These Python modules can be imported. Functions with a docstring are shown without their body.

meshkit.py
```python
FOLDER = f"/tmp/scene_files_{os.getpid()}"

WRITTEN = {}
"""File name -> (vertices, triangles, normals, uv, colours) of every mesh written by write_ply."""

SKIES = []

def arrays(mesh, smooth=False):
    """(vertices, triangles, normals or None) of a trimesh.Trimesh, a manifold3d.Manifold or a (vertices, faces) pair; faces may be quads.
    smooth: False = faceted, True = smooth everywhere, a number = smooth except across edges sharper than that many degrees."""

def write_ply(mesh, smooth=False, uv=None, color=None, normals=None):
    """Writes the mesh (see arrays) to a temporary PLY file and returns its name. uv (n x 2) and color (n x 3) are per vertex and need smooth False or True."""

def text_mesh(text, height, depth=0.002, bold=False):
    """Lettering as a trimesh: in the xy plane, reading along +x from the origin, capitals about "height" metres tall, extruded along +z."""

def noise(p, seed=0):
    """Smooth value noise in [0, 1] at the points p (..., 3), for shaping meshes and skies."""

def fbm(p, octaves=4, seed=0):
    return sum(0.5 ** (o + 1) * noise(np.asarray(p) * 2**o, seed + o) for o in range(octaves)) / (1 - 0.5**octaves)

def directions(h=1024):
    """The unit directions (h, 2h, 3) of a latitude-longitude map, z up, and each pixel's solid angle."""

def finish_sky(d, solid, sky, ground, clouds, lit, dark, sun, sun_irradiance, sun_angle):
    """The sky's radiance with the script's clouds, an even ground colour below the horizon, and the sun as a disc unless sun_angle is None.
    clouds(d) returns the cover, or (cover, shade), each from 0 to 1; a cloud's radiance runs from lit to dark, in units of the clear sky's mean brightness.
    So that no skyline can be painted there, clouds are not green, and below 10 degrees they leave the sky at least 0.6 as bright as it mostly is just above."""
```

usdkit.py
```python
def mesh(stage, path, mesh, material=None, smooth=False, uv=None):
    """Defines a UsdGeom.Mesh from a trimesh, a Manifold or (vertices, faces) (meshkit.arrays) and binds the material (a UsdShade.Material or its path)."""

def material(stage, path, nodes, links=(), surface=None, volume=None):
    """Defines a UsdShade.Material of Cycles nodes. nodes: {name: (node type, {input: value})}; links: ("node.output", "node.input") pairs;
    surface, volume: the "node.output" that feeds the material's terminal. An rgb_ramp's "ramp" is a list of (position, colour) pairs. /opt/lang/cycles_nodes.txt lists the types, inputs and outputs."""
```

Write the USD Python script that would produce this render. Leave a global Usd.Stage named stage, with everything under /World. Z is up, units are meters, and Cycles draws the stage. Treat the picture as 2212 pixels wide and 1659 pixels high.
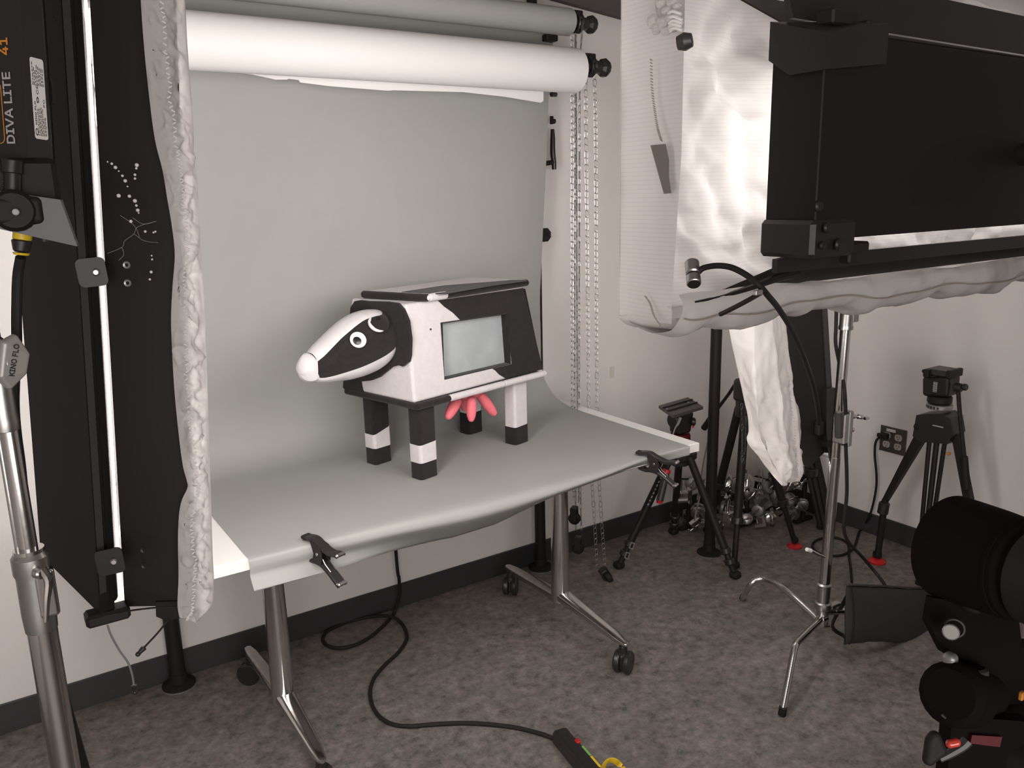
import math, random
import numpy as np
import trimesh, manifold3d
from shapely.geometry import Polygon, box as sbox
from shapely import affinity
import usdkit, meshkit
from pxr import Usd, UsdGeom, UsdLux, UsdShade, Gf, Sdf

random.seed(7)
rng = np.random.default_rng(7)
stage = Usd.Stage.CreateInMemory()
UsdGeom.SetStageUpAxis(stage, 'Z')
UsdGeom.SetStageMetersPerUnit(stage, 1.0)
stage.SetDefaultPrim(UsdGeom.Xform.Define(stage, '/World').GetPrim())

# ------------------------------------------------------------------ camera, lights, exposure
EYE = np.array((0.0, 0.0, 1.5685))
CAM = np.array([[0.8308694, -0.556004, -0.0227058], [0.143109, 0.1740691, 0.9742791], [-0.5377507, -0.8127481, 0.2241978]])
cam = UsdGeom.Camera.Define(stage, '/World/camera')
cam.CreateHorizontalApertureAttr(36.0)
cam.CreateVerticalApertureAttr(27.0)
cam.CreateFocalLengthAttr(28.7611)
cam.CreateExposureAttr(0.0)
cam.CreateClippingRangeAttr((0.02, 100.0))
mt = [[*CAM[k], 0.0] for k in range(3)] + [[*EYE, 1.0]]
cam.AddTransformOp().Set(Gf.Matrix4d(mt))


def rect_light(name, center, normal, width, height, power, up=(0, 0, 1), color=(1.0, 0.955, 0.925)):
    """A lamp face: width x height, shining along normal."""
    n = np.array(normal, float); n /= np.linalg.norm(n)
    x = np.cross(up, n); x /= np.linalg.norm(x)
    y = np.cross(n, x)
    # a RectLight shines along its own -z
    l = UsdLux.RectLight.Define(stage, '/World/' + name)
    l.CreateWidthAttr(width); l.CreateHeightAttr(height)
    l.CreateIntensityAttr(power); l.CreateColorAttr(Gf.Vec3f(*color))
    l.AddTransformOp().Set(Gf.Matrix4d([[*(-x), 0], [*y, 0], [*(-n), 0], [*center, 1]]))
    return l


# left panel lamp, right panel lamp, and the small lamp hanging in the corner: each one as its diffuser lets it out,
# and as its tubes light the inside of the cloth
rect_light('left_lamp_glow', (0.365, 1.34, 1.44), (0.60, 0.78, -0.20), 0.28, 1.10, 12.5)
rect_light('left_lamp_panel', (0.165, 1.30, 1.50), (0.86, 0.50, -0.05), 0.22, 0.95, 17.0)
rect_light('right_lamp_glow', (1.38, 1.075, 1.56), (0, 0.965, -0.26), 0.96, 0.44, 8.4)
rect_light('right_lamp_panel', (1.575, 0.865, 1.63), (0, 1, 0), 1.16, 0.27, 2.6)
rect_light('corner_lamp_panel', (2.29, 1.715, 0.95), (-0.40, -0.92, 0.0), 0.08, 0.62, 70.0)

# fill light added at the wall behind the camera, no such source known
rect_light('added_fill', (-0.40, -1.74, 1.30), (0, 1, 0), 2.2, 1.7, 4.8, color=(1.0, .965, .945))


# ------------------------------------------------------------------ mesh helpers
def cat(*ms):
    return trimesh.util.concatenate([m for m in ms if m is not None])


def unit(v):
    v = np.asarray(v, float)
    return v / (np.linalg.norm(v) + 1e-12)


def frame(o, z, x=None):
    """4x4 with local z along z and local x as near x as can be."""
    z = unit(z)
    x = np.array(x if x is not None else ((1, 0, 0) if abs(z[0]) < .9 else (0, 1, 0)), float)
    x = unit(x - z * (x @ z)); y = np.cross(z, x)
    m = np.eye(4); m[:3, 0], m[:3, 1], m[:3, 2], m[:3, 3] = x, y, z, o
    return m


def put(m, M):
    m = m.copy(); m.apply_transform(M); return m


def shift(m, d):
    m = m.copy(); m.apply_translation(d); return m


def hull(pts):
    return trimesh.convex.convex_hull(np.asarray(pts, float))


def box(c, s, b=.002, M=None):
    """A box with chamfered edges."""
    h = np.asarray(s, float) / 2; b = min(b, *(h * .9)); v = []
    for k in range(3):
        for sg in np.ndindex(2, 2, 2):
            q = (np.array(sg) * 2 - 1) * (h - b); q[k] = (sg[k] * 2 - 1) * h[k]; v.append(q)
    m = hull(v); m.apply_translation(c)
    return put(m, M) if M is not None else m


_ball = trimesh.creation.icosphere(2, 1.0)


def rhull(centers, r):
    """Rounded solid: the hull of balls at the centres."""
    rs = np.broadcast_to(r, (len(centers),))
    return hull(np.vstack([_ball.vertices * q + np.asarray(c, float) for c, q in zip(centers, rs)]))


def rbox(c, s, r):
    c = np.asarray(c, float); h = np.asarray(s, float) / 2 - r
    return rhull([c + h * (np.array(g) * 2 - 1) for g in np.ndindex(2, 2, 2)], r)


def cyl(a, b, r, r2=None, n=20, ch=0.0):
    """A cylinder or cone frustum between two points, its rims chamfered by ch."""
    a, b = np.asarray(a, float), np.asarray(b, float); L = np.linalg.norm(b - a); r2 = r if r2 is None else r2
    prof = [(0, 0), (r - ch, 0)] + ([(r, ch)] if ch else []) + ([(r2, L - ch)] if ch else []) + [(r2 - ch, L), (0, L)]
    return lathe(prof, frame(a, b - a), n)


def lathe(prof, M=None, n=24):
    prof = np.asarray(prof, float); a = np.arange(n) * 2 * np.pi / n; V, Fc, rows = [], [], []
    for r, z in prof:
        if r < 1e-9:
            rows.append([len(V)]); V.append((0, 0, z))
        else:
            rows.append(list(range(len(V), len(V) + n))); V += [(r * math.cos(t), r * math.sin(t), z) for t in a]
    for A, B in zip(rows, rows[1:]):
        if len(A) == 1 and len(B) == 1: continue
        for i in range(n):
            j = (i + 1) % n
            if len(A) == 1: Fc.append((A[0], B[j], B[i]))
            elif len(B) == 1: Fc.append((A[i], A[j], B[0]))
            else: Fc += [(A[i], A[j], B[j]), (A[i], B[j], B[i])]
    m = trimesh.Trimesh(V, Fc, process=False)
    if m.volume < 0: m.invert()
    return put(m, M) if M is not None else m


def spline(pts, n=8):
    p = np.asarray(pts, float); p = np.vstack([2 * p[0] - p[1], p, 2 * p[-1] - p[-2]]); out = []
    for i in range(1, len(p) - 2):
        for t in np.linspace(0, 1, n, endpoint=False):
            a, b, c, d = p[i - 1:i + 3]
            out.append(.5 * (2 * b + (c - a) * t + (2 * a - 5 * b + 4 * c - d) * t * t + (3 * b - a - 3 * c + d) * t ** 3))
    return np.array(out + [p[-2]])


def tube(pts, r, n=10, smooth=0, flat=1.0, up=None, closed=False):
    """A tube swept along the points; r may vary; flat squashes it along one side."""
    p = np.asarray(pts, float)
    rr = np.broadcast_to(r, (len(p),)).astype(float)
    if smooth:
        q = spline(p, smooth); rr = np.interp(np.linspace(0, 1, len(q)), np.linspace(0, 1, len(p)), rr); p = q
    if closed:
        t = np.roll(p, -1, 0) - np.roll(p, 1, 0)
    else:
        t = np.gradient(p, axis=0)
    t /= np.linalg.norm(t, axis=1, keepdims=True) + 1e-12
    u = np.array(up, float) if up is not None else (np.array([0, 0, 1.]) if abs(t[0][2]) < .8 else np.array([1., 0, 0]))
    V = []
    for k in range(len(p)):
        if up is not None: u = np.array(up, float)
        u = unit(u - t[k] * (u @ t[k])); w = np.cross(t[k], u)
        for a in np.arange(n) * 2 * np.pi / n:
            V.append(p[k] + rr[k] * (math.cos(a) * u * flat + math.sin(a) * w))
    Fc = []; m = len(p)
    for k in range(m if closed else m - 1):
        A, B = k * n, ((k + 1) % m) * n
        for i in range(n):
            j = (i + 1) % n; Fc += [(A + i, A + j, B + j), (A + i, B + j, B + i)]
    if not closed:
        V += [p[0], p[-1]]; a, b = len(V) - 2, len(V) - 1
        for i in range(n):
            j = (i + 1) % n; Fc += [(a, j, i), (b, (m - 1) * n + i, (m - 1) * n + j)]
    return trimesh.Trimesh(V, Fc, process=False)


def prism(poly, t, M=None):
    """A flat outline (shapely polygon or points) given a thickness t along +z."""
    g = poly if hasattr(poly, 'exterior') else Polygon(poly)
    g = g.buffer(0)
    ms = [trimesh.creation.extrude_polygon(q, t, engine='earcut') for q in getattr(g, 'geoms', [g])]
    m = cat(*ms)
    return put(m, M) if M is not None else m


def rrect(w, h, r, seg=4):
    return sbox(-w / 2 + r, -h / 2 + r, w / 2 - r, h / 2 - r).buffer(r, quad_segs=seg)


def grid(P, wrap=False):
    P = np.asarray(P, float); m, n = P.shape[:2]; Fc = []
    for i in range(m - 1):
        for j in range(n if wrap else n - 1):
            a, b = i * n + j, i * n + (j + 1) % n
            Fc += [(a, b, b + n), (a, b + n, a + n)]
    return trimesh.Trimesh(P.reshape(-1, 3), Fc, process=False)


def loft(rings):
    """Closed rings (m x n x 3) as a capped solid."""
    P = np.asarray(rings, float); m, n = P.shape[:2]; g = grid(P, True)
    V = np.vstack([g.vertices, P[0].mean(0), P[-1].mean(0)]); a, b = m * n, m * n + 1
    Fc = list(map(tuple, g.faces)) + [(a, (i + 1) % n, i) for i in range(n)] + [(b, (m - 1) * n + i, (m - 1) * n + (i + 1) % n) for i in range(n)]
    t = trimesh.Trimesh(V, Fc, process=False)
    if t.volume < 0: t.invert()
    return t


def rumple(P, amp, scale, seed=0, stretch=(1, 1, 1), ridge=True, fade=None):
    """Creases for a cloth grid: pushes its points along the local normal."""
    P = np.asarray(P, float)
    nrm = np.cross(np.gradient(P, axis=0), np.gradient(P, axis=1)); nrm /= np.linalg.norm(nrm, axis=2, keepdims=True) + 1e-12
    q = P * np.asarray(stretch) * scale
    q = q + .8 * (meshkit.fbm(q * .7, 2, seed + 11)[..., None] - .5)
    h = meshkit.fbm(q, 3, seed)
    if ridge: h = 1 - np.abs(2 * h - 1) * 2
    else: h = 2 * h - 1
    if fade is not None: h = h * fade
    return P + nrm * (amp * h)[..., None]


def crumple(P, amp, scale, seed=0, n=7, fade=None, lean=None):
    """Sharp creases, as in crumpled cloth: folded sheets of many directions laid over each other."""
    P = np.asarray(P, float); rg_ = np.random.default_rng(seed)
    nrm = np.cross(np.gradient(P, axis=0), np.gradient(P, axis=1)); nrm /= np.linalg.norm(nrm, axis=2, keepdims=True) + 1e-12
    q = P * scale; w = np.stack([meshkit.fbm(q * .6 + k * 9.1, 2, seed + k) for k in range(2)], -1) - .5; h = 0
    for k in range(n):
        d = unit(rg_.normal(size=3) + (np.asarray(lean) * rg_.choice((-1, 1)) if lean is not None else 0)); f = rg_.uniform(.5, 1.5)
        t = (q @ d) * f + rg_.uniform(0, 1) + w[..., k % 2] * 1.6
        mask = np.clip(3 * (meshkit.noise(q * .55 + k * 17.3, seed + 50 + k) - .35), 0, 1)
        h = h + np.abs((t % 1.0) - .5) * mask / f
    h = h / n * 4 - .7
    if fade is not None: h = h * fade
    return P + nrm * (amp * h)[..., None]


def text(s, h, M, bold=False, depth=.0008):
    return put(meshkit.text_mesh(s, h, depth, bold), M)


def cutout(a, *bs):
    """Boolean difference through manifold3d."""
    def mf(t):
        t = trimesh.Trimesh(t.vertices, t.faces, process=True)
        return manifold3d.Manifold(manifold3d.Mesh(np.asarray(t.vertices, np.float32), np.asarray(t.faces, np.uint32)))
    r = mf(a)
    for b in bs: r = r - mf(b)
    o = r.to_mesh()
    return trimesh.Trimesh(o.vert_properties[:, :3], o.tri_verts, process=False)


# ------------------------------------------------------------------ scene helpers
_names = {}


def fresh(parent, name):
    k = parent + '/' + name; n = _names.get(k, 0); _names[k] = n + 1
    return k if n == 0 else f'{k}_{n:03d}'


def tags(prim, **kw):
    for k, v in kw.items():
        if v: prim.SetCustomDataByKey(k, v)


class Thing:
    """An Xform at the thing's base; its parts are meshes below it. Meshes come in world coordinates unless local=True."""
    def __init__(s, name, label, category, loc=(0, 0, 0), rotz=0.0, group=None, kind=None, local=False):
        s.path = fresh('/World', name); s.local = local
        x = UsdGeom.Xform.Define(stage, s.path)
        x.AddTranslateOp().Set(Gf.Vec3d(*map(float, loc)))
        if rotz: x.AddRotateZOp().Set(rotz)
        s.inv = np.linalg.inv(trimesh.transformations.translation_matrix(loc) @ trimesh.transformations.rotation_matrix(math.radians(rotz), (0, 0, 1)))
        tags(x.GetPrim(), label=label, category=category, group=group, kind=kind)

    def part(s, name, m, material, smooth=30, label=None, under=None, kind=None):
        path = fresh(under or s.path, name)
        if not s.local: m = put(m, s.inv)
        p = usdkit.mesh(stage, path, m, M[material], smooth=smooth).GetPrim()
        tags(p, label=label, kind=kind)
        return path


def single(name, m, material, label=None, category=None, group=None, kind=None, smooth=30):
    p = usdkit.mesh(stage, fresh('/World', name), m, M[material], smooth=smooth).GetPrim()
    tags(p, label=label, category=category, group=group, kind=kind)
    return str(p.GetPath())


# ------------------------------------------------------------------ materials
M = {}


def mat(name, color, rough=.5, metal=0.0, var=None, bump=None, spec=.5, sheen=0.0, coat=0.0, stretch=None, **extra):
    """var = (scale, other colour[, lo, hi]); bump = (scale, strength, distance)."""
    nodes = {'p': ('principled_bsdf', {'base_color': color, 'roughness': rough, 'metallic': metal, 'specular_ior_level': spec, 'sheen_weight': sheen, 'coat_weight': coat, **extra})}
    links = []
    if var or bump:
        nodes['g'] = ('geometry', {}); nodes['mp'] = ('mapping', {'scale': stretch or (1, 1, 1)}); links.append(('g.position', 'mp.vector'))
    if var:
        lo, hi = (var[2], var[3]) if len(var) > 2 else (.35, .65)
        nodes['n'] = ('noise_texture', {'scale': var[0], 'detail': 5, 'roughness': .6})
        nodes['r'] = ('rgb_ramp', {'ramp': [(lo, color), (hi, var[1])]})
        links += [('mp.vector', 'n.vector'), ('n.fac', 'r.fac'), ('r.color', 'p.base_color')]
    if bump:
        nodes['bn'] = ('noise_texture', {'scale': bump[0], 'detail': 4, 'roughness': .6})
        nodes['b'] = ('bump', {'strength': bump[1], 'distance': bump[2]})
        links += [('mp.vector', 'bn.vector'), ('bn.fac', 'b.height'), ('b.normal', 'p.normal')]
    M[name] = usdkit.material(stage, '/World/Looks/' + name, nodes, links, surface='p.BSDF')


mat('wall_paint', (.70, .665, .64), .75, var=(1.3, (.67, .635, .61)), bump=(160, .12, .002))
mat('ceiling_paint', (.40, .38, .37), .9)
mat('shadow_taupe', (.075, .066, .062), .85, bump=(120, .1, .002))  # shadow tone for the slanted slab on the back wall
mat('baseboard_vinyl', (.034, .034, .035), .45, bump=(60, .08, .002))
mat('grey_paper', (.295, .294, .280), .85, var=(3.0, (.280, .280, .266)), bump=(90, .06, .002))
mat('white_paper', (.65, .632, .62), .8, bump=(60, .05, .002))
mat('table_white', (.80, .775, .75), .35)
mat('table_edge', (.70, .675, .64), .45)
mat('chrome', (.62, .60, .585), .16, 1.0, bump=(9, .04, .01))
mat('steel', (.42, .41, .40), .34, 1.0, bump=(70, .1, .002))
mat('aluminium', (.50, .485, .47), .26, 1.0, stretch=(1, 1, .05), var=(40, (.42, .40, .385)))
mat('black_metal', (.017, .0145, .0142), .5, spec=.22, bump=(140, .06, .001))
mat('black_plastic', (.019, .0175, .0175), .35)
mat('black_rubber', (.014, .0125, .0125), .65, spec=.25)
mat('black_satin', (.018, .016, .016), .36, spec=.3)
mat('dark_grey_metal', (.036, .034, .035), .4, bump=(200, .1, .001))
mat('lens_black', (.006, .0045, .0042), .8, spec=.08)
mat('silver_plastic', (.30, .295, .29), .4, .6)
mat('red_plastic', (.50, .012, .012), .4)
mat('dark_red', (.085, .004, .005), .5, spec=.2)
mat('orange_paint', (.55, .20, .02), .5)
mat('letter_grey', (.34, .33, .33), .6)
mat('letter_black', (.02, .02, .02), .6)
mat('label_white', (.74, .72, .70), .5)
mat('yellow_plastic', (.70, .48, .02), .4)
mat('green_sticker', (.16, .42, .08), .5)
mat('tan_wood', (.46, .27, .11), .6, stretch=(1, 1, 8), var=(12, (.38, .21, .08)))
mat('felt_black', (.0135, .0115, .0112), .95, spec=.15, sheen=.1, bump=(420, .5, .002), var=(60, (.0185, .016, .0157)))
mat('felt_white', (.55, .508, .518), .95, spec=.2, sheen=.1, bump=(330, .55, .003), var=(40, (.515, .476, .485)))
mat('cotton_white', (.56, .53, .535), .9, spec=.2, bump=(60, .3, .003), var=(14, (.515, .487, .492)))
mat('pink_foam', (.74, .155, .18), .65, bump=(300, .15, .001))
mat('eye_white', (.72, .77, .80), .12, coat=.6)
mat('eye_black', (.008, .008, .008), .3, coat=.15)
mat('cast_metal', (.36, .345, .33), .42, .35, bump=(180, .2, .001))
mat('screen_glass', (.335, .358, .364), .38, spec=.6, var=(8, (.285, .31, .318), .38, .62))
mat('sandbag_cloth', (.024, .020, .022), .75, bump=(500, .3, .001))
mat('outlet_steel', (.13, .118, .105), .38, .7)
mat('outlet_face', (.40, .375, .34), .45)
mat('tape_brown', (.34, .285, .23), .5)
mat('tape_dull', (.095, .080, .066), .6)
mat('black_matte', (.0105, .0085, .0085), .55, spec=.2, bump=(140, .05, .001))
mat('scuff_white', (.62, .60, .59), .7)
mat('red_button', (.55, .05, .03), .12, coat=.6)
mat('tube_glow', (.8, .8, .8), .5, emission_color=(1.0, .96, .93), emission_strength=1.0)
mat('patch_paint', (.57, .53, .475), .7)

# floor: speckled sheet vinyl, brown grey with dark and pale flecks
M['floor_vinyl'] = usdkit.material(stage, '/World/Looks/floor_vinyl', {
    'g': ('geometry', {}),
    'n1': ('noise_texture', {'scale': 26, 'detail': 6, 'roughness': .8}),
    'r1': ('rgb_ramp', {'ramp': [(.34, (.078, .070, .066)), (.45, (.152, .136, .129)), (.54, (.200, .179, .170)), (.67, (.282, .252, .241))]}),
    'n2': ('noise_texture', {'scale': 4.5, 'detail': 4, 'roughness': .6}),
    'r2': ('rgb_ramp', {'ramp': [(.3, (.74, .76, .74)), (.7, (1.12, 1.06, 1.05))]}),
    'n3': ('noise_texture', {'scale': 14, 'detail': 5, 'roughness': .7}),
    'r3': ('rgb_ramp', {'ramp': [(.3, (1.06, .96, .95)), (.5, (1, 1, 1)), (.68, (.90, 1.02, .97))]}),
    'm': ('mix', {'mix_type': 'multiply', 'fac': 1.0}), 'm2': ('mix', {'mix_type': 'multiply', 'fac': .8}),
    'b': ('bump', {'strength': .12, 'distance': .002}),
    'p': ('principled_bsdf', {'roughness': .55, 'specular_ior_level': .4})},
    [('g.position', 'n1.vector'), ('g.position', 'n2.vector'), ('g.position', 'n3.vector'), ('n1.fac', 'r1.fac'), ('n2.fac', 'r2.fac'), ('n3.fac', 'r3.fac'),
     ('r1.color', 'm.color1'), ('r2.color', 'm.color2'), ('m.color', 'm2.color1'), ('r3.color', 'm2.color2'), ('m2.color', 'p.base_color'), ('n1.fac', 'b.height'), ('b.normal', 'p.normal')], surface='p.BSDF')


def cloth(name, color, trans, lines=None, share=.55):
    """Thin white diffusion cloth: lets light through; lines = direction (0, 1, 2) of the rip-stop ribs."""
    nodes = {'g': ('geometry', {}), 's': ('separate_xyz', {}), 'd': ('diffuse_bsdf', {'color': color}), 't': ('translucent_bsdf', {'color': trans}), 'a': ('mix_closure', {'fac': share}),
             'n': ('noise_texture', {'scale': 60, 'detail': 4}), 'b': ('bump', {'strength': .25, 'distance': .003})}
    links = [('g.position', 's.vector'), ('g.position', 'n.vector'), ('n.fac', 'b.height'), ('b.normal', 'd.normal'), ('d.BSDF', 'a.closure1'), ('t.BSDF', 'a.closure2')]
    if lines is not None:
        nodes['k'] = ('math', {'math_type': 'multiply', 'value2': 1 / .0062}); nodes['f'] = ('math', {'math_type': 'fraction'}); nodes['r'] = ('rgb_ramp', {'ramp': [(0, color), (.62, color), (.8, tuple(c * .95 for c in color)), (.98, color)]})
        nodes['r2'] = ('rgb_ramp', {'ramp': [(0, trans), (.62, trans), (.8, tuple(c * .92 for c in trans)), (.98, trans)]})
        links += [('s.' + 'xyz'[lines], 'k.value1'), ('k.value', 'f.value1'), ('f.value', 'r.fac'), ('f.value', 'r2.fac'), ('r.color', 'd.color'), ('r2.color', 't.color')]
    M[name] = usdkit.material(stage, '/World/Looks/' + name, nodes, links, surface='a.closure')


cloth('diffusion_cloth', (.80, .77, .755), (.80, .77, .755))
cloth('shaded_cloth', (.62, .59, .575), (.55, .52, .50), share=.22)  # doubled, less translucent cloth; its unlit grey is put into the colour
cloth('ripstop_cloth', (.82, .79, .775), (.82, .79, .775), lines=2)

# ------------------------------------------------------------------ the room
YW, XR, CEIL = 2.7173, 3.3366, 2.75
single('floor', box((.85, .45, -.05), (5.1, 4.7, .1), 0), 'floor_vinyl', kind='structure', smooth=False)
single('wall_back', box((.85, YW + .05, CEIL / 2), (5.1, .1, CEIL), 0), 'wall_paint', kind='structure', smooth=False)
single('wall_right', box((XR + .05, .45, CEIL / 2), (.1, 4.7, CEIL), 0), 'wall_paint', kind='structure', smooth=False)
single('wall_left', box((-1.65, .45, CEIL / 2), (.1, 4.7, CEIL), 0), 'wall_paint', kind='structure', smooth=False)
single('wall_front', box((.85, -1.85, CEIL / 2), (5.1, .1, CEIL), 0), 'wall_paint', kind='structure', smooth=False)
WF = -1.797  # the bars below are added to frame the fill light
for a_, b_ in (((-1.56, .40), (-1.50, 2.20)), ((.70, .40), (.76, 2.20)), ((-1.50, 2.14), (.70, 2.20)), ((-1.50, .40), (.70, .46)), ((-.43, .46), (-.37, 2.14))):
    if a_[0] < -1.55:
        added_win = Thing('window_1', 'added frame around the fill light in the wall behind the camera', 'window', (-.4, WF, 1.3), kind='structure')
    added_win.part('added_frame', box(((a_[0] + b_[0]) / 2, WF + .0, (a_[1] + b_[1]) / 2), (b_[0] - a_[0], .03, b_[1] - a_[1]), .002), 'table_white', smooth=False)
single('ceiling', box((.85, .45, CEIL + .05), (5.1, 4.7, .1), 0), 'ceiling_paint', kind='structure', smooth=False)
single('baseboard_back', box(((XR - 1.6) / 2, YW - .004, .0489), (XR + 1.6, .008, .0978), .002), 'baseboard_vinyl', kind='structure', smooth=False)
single('baseboard_right', box((XR - .004, (YW - 1.8) / 2, .0489), (.008, YW + 1.8 - .016, .0978), .002), 'baseboard_vinyl', kind='structure', smooth=False)
# dark slanted slab added in place of a shadow high on the back wall
single('shadow_slab_1', prism([(-1.59, 2.668), (2.004, 2.293), (2.34, 2.258), (XR - .002, 2.154), (XR - .002, CEIL - .002), (-1.59, CEIL - .002)], .03, frame((0, YW - .001, 0), (0, -1, 0), (1, 0, 0))), 'shadow_taupe', kind='structure', smooth=False)

# ------------------------------------------------------------------ three floor-to-ceiling poles
def autopole(x, y, label, r=.0225):
    t = Thing('support_pole', label, 'pole', (x, y, 0), group=None)
    t.part('pole', cat(cyl((x, y, .012), (x, y, 1.55), r), cyl((x, y, 1.55), (x, y, CEIL - .012), r * .86)), 'black_metal')
    t.part('collar', lathe([(r, 1.53), (r + .006, 1.535), (r + .006, 1.60), (r * .87, 1.605)], trimesh.transformations.translation_matrix((x, y, 0)), 24), 'black_plastic')
    t.part('base_disc', lathe([(0, .004), (.053, .004), (.053, .009), (.045, .013), (r + .004, .018), (r + .002, .05), (0, .05)], trimesh.transformations.translation_matrix((x, y, 0)), 32), 'black_rubber')
    t.part('base_ring', lathe([(0, 0), (.0535, 0), (.0535, .004), (0, .004)], trimesh.transformations.translation_matrix((x, y, 0)), 32), 'silver_plastic', label='pale rubber ring under the foot')
    t.part('top_disc', lathe([(0, -.02), (r, -.02), (.05, -.008), (.05, -.001), (0, -.001)], trimesh.transformations.translation_matrix((x, y, CEIL)), 32), 'black_rubber')
    return t

autopole(.402, 2.664, 'black pole behind the white cloth of the left lamp, standing on a round foot', .025)
pole = autopole(1.888, 2.662, 'black pole right behind the edge of the grey paper, with a cam lever')
lv = [(1.9756, 2.6600, 1.8162), (1.9762, 2.6600, 1.7801), (1.9755, 2.6600, 1.7281), (1.9806, 2.6600, 1.6933), (1.9813, 2.6600, 1.6652)]
pole.part('cam_lever', tube(lv, [.008, .011, .012, .011, .010], 10, 4, flat=.8), 'black_satin', label='long black cam lever')
pole.part('lever_arm', cyl((1.888, 2.662, 1.68), lv[-2], .009), 'black_metal')
kb = [(1.9697, 2.6600, 1.9436), (1.9963, 2.6600, 1.9448), (1.9683, 2.6600, 1.8452), (1.9883, 2.6600, 1.8457), (1.9459, 2.6600, 1.4149), (1.9641, 2.6600, 1.4140)]
pole.part('clamp_knob', cyl(kb[0], kb[1], .009, ch=.002), 'dark_grey_metal'); pole.part('clamp_knob', cat(cyl(kb[2], kb[3], .009, ch=.002), box(np.add(kb[2], (.004, 0, .004)), (.012, .012, .03))), 'black_metal')
pole.part('bracket', put(prism([(-.035, -.026), (-.004, -.026), (.012, -.008), (.008, -.003), (.012, 0), (.008, .003), (.012, .008), (-.004, .026), (-.035, .026)], .014), frame(np.add(kb[4], (0, .006, 0)), (0, -1, 0), (1, 0, 0))), 'black_metal')
pole.part('bracket_screw', cyl(np.add(kb[4], (0, -.006, 0)), np.add(kb[4], (0, -.014, 0)), .007, ch=.001), 'black_satin')
autopole(2.575, 2.337, 'free-standing black pole behind the table corner, its round foot on the floor', .0235)

# ------------------------------------------------------------------ grey paper backdrop, hung from its roll and swept over the table
GR_Y, GR_Z, GR_R = 2.525, 2.177, .047
bd = Thing('paper_backdrop', 'grey seamless paper hanging from its roll and sweeping over the table', 'backdrop', (1.2, 2.57, .7418))
rx0, rx1 = .36, 1.955
bd.part('roll', lathe([(0, 0), (GR_R, 0), (GR_R, rx1 - rx0), (.02, rx1 - rx0), (0, rx1 - rx0)], frame((rx0, GR_Y, GR_Z), (1, 0, 0)), 40), 'grey_paper')
prof = [(2.572, 2.177), (2.572, 1.9), (2.572, 1.6), (2.573, 1.3), (2.578, 1.1), (2.586, 1.0), (2.593, .92), (2.590, .86), (2.575, .81), (2.545, .775), (2.50, .753), (2.44, .7445), (2.3, .7428), (2.1, .7425), (1.95, .7425), (1.87, .7425)]
prof = spline([(0, y, z) for y, z in prof], 5)[:, 1:]
er_z = [.7418, .776, .848, .925, 1.0, 1.186, 1.398, 1.664, 1.93, 2.18]; er_x = [1.928, 1.898, 1.872, 1.862, 1.861, 1.858, 1.873, 1.893, 1.909, 1.935]
rows = []
for y, z in prof:
    xr = np.interp(z, er_z, er_x); xl = .465 - .03 * np.clip((z - .8) / 1.4, 0, 1)
    s = np.linspace(0, 1, 41); q = np.stack([xl + (xr - xl) * s, np.full(41, y), np.full(41, z)], 1)
    hang = np.clip((z - .80) / .3, 0, 1)
    q[:, 1] += hang * (.006 * np.sin(s * 5 + z * 2) + .016 * np.clip((s - .88) / .12, 0, 1) ** 2)
    rows.append(q)
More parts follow.
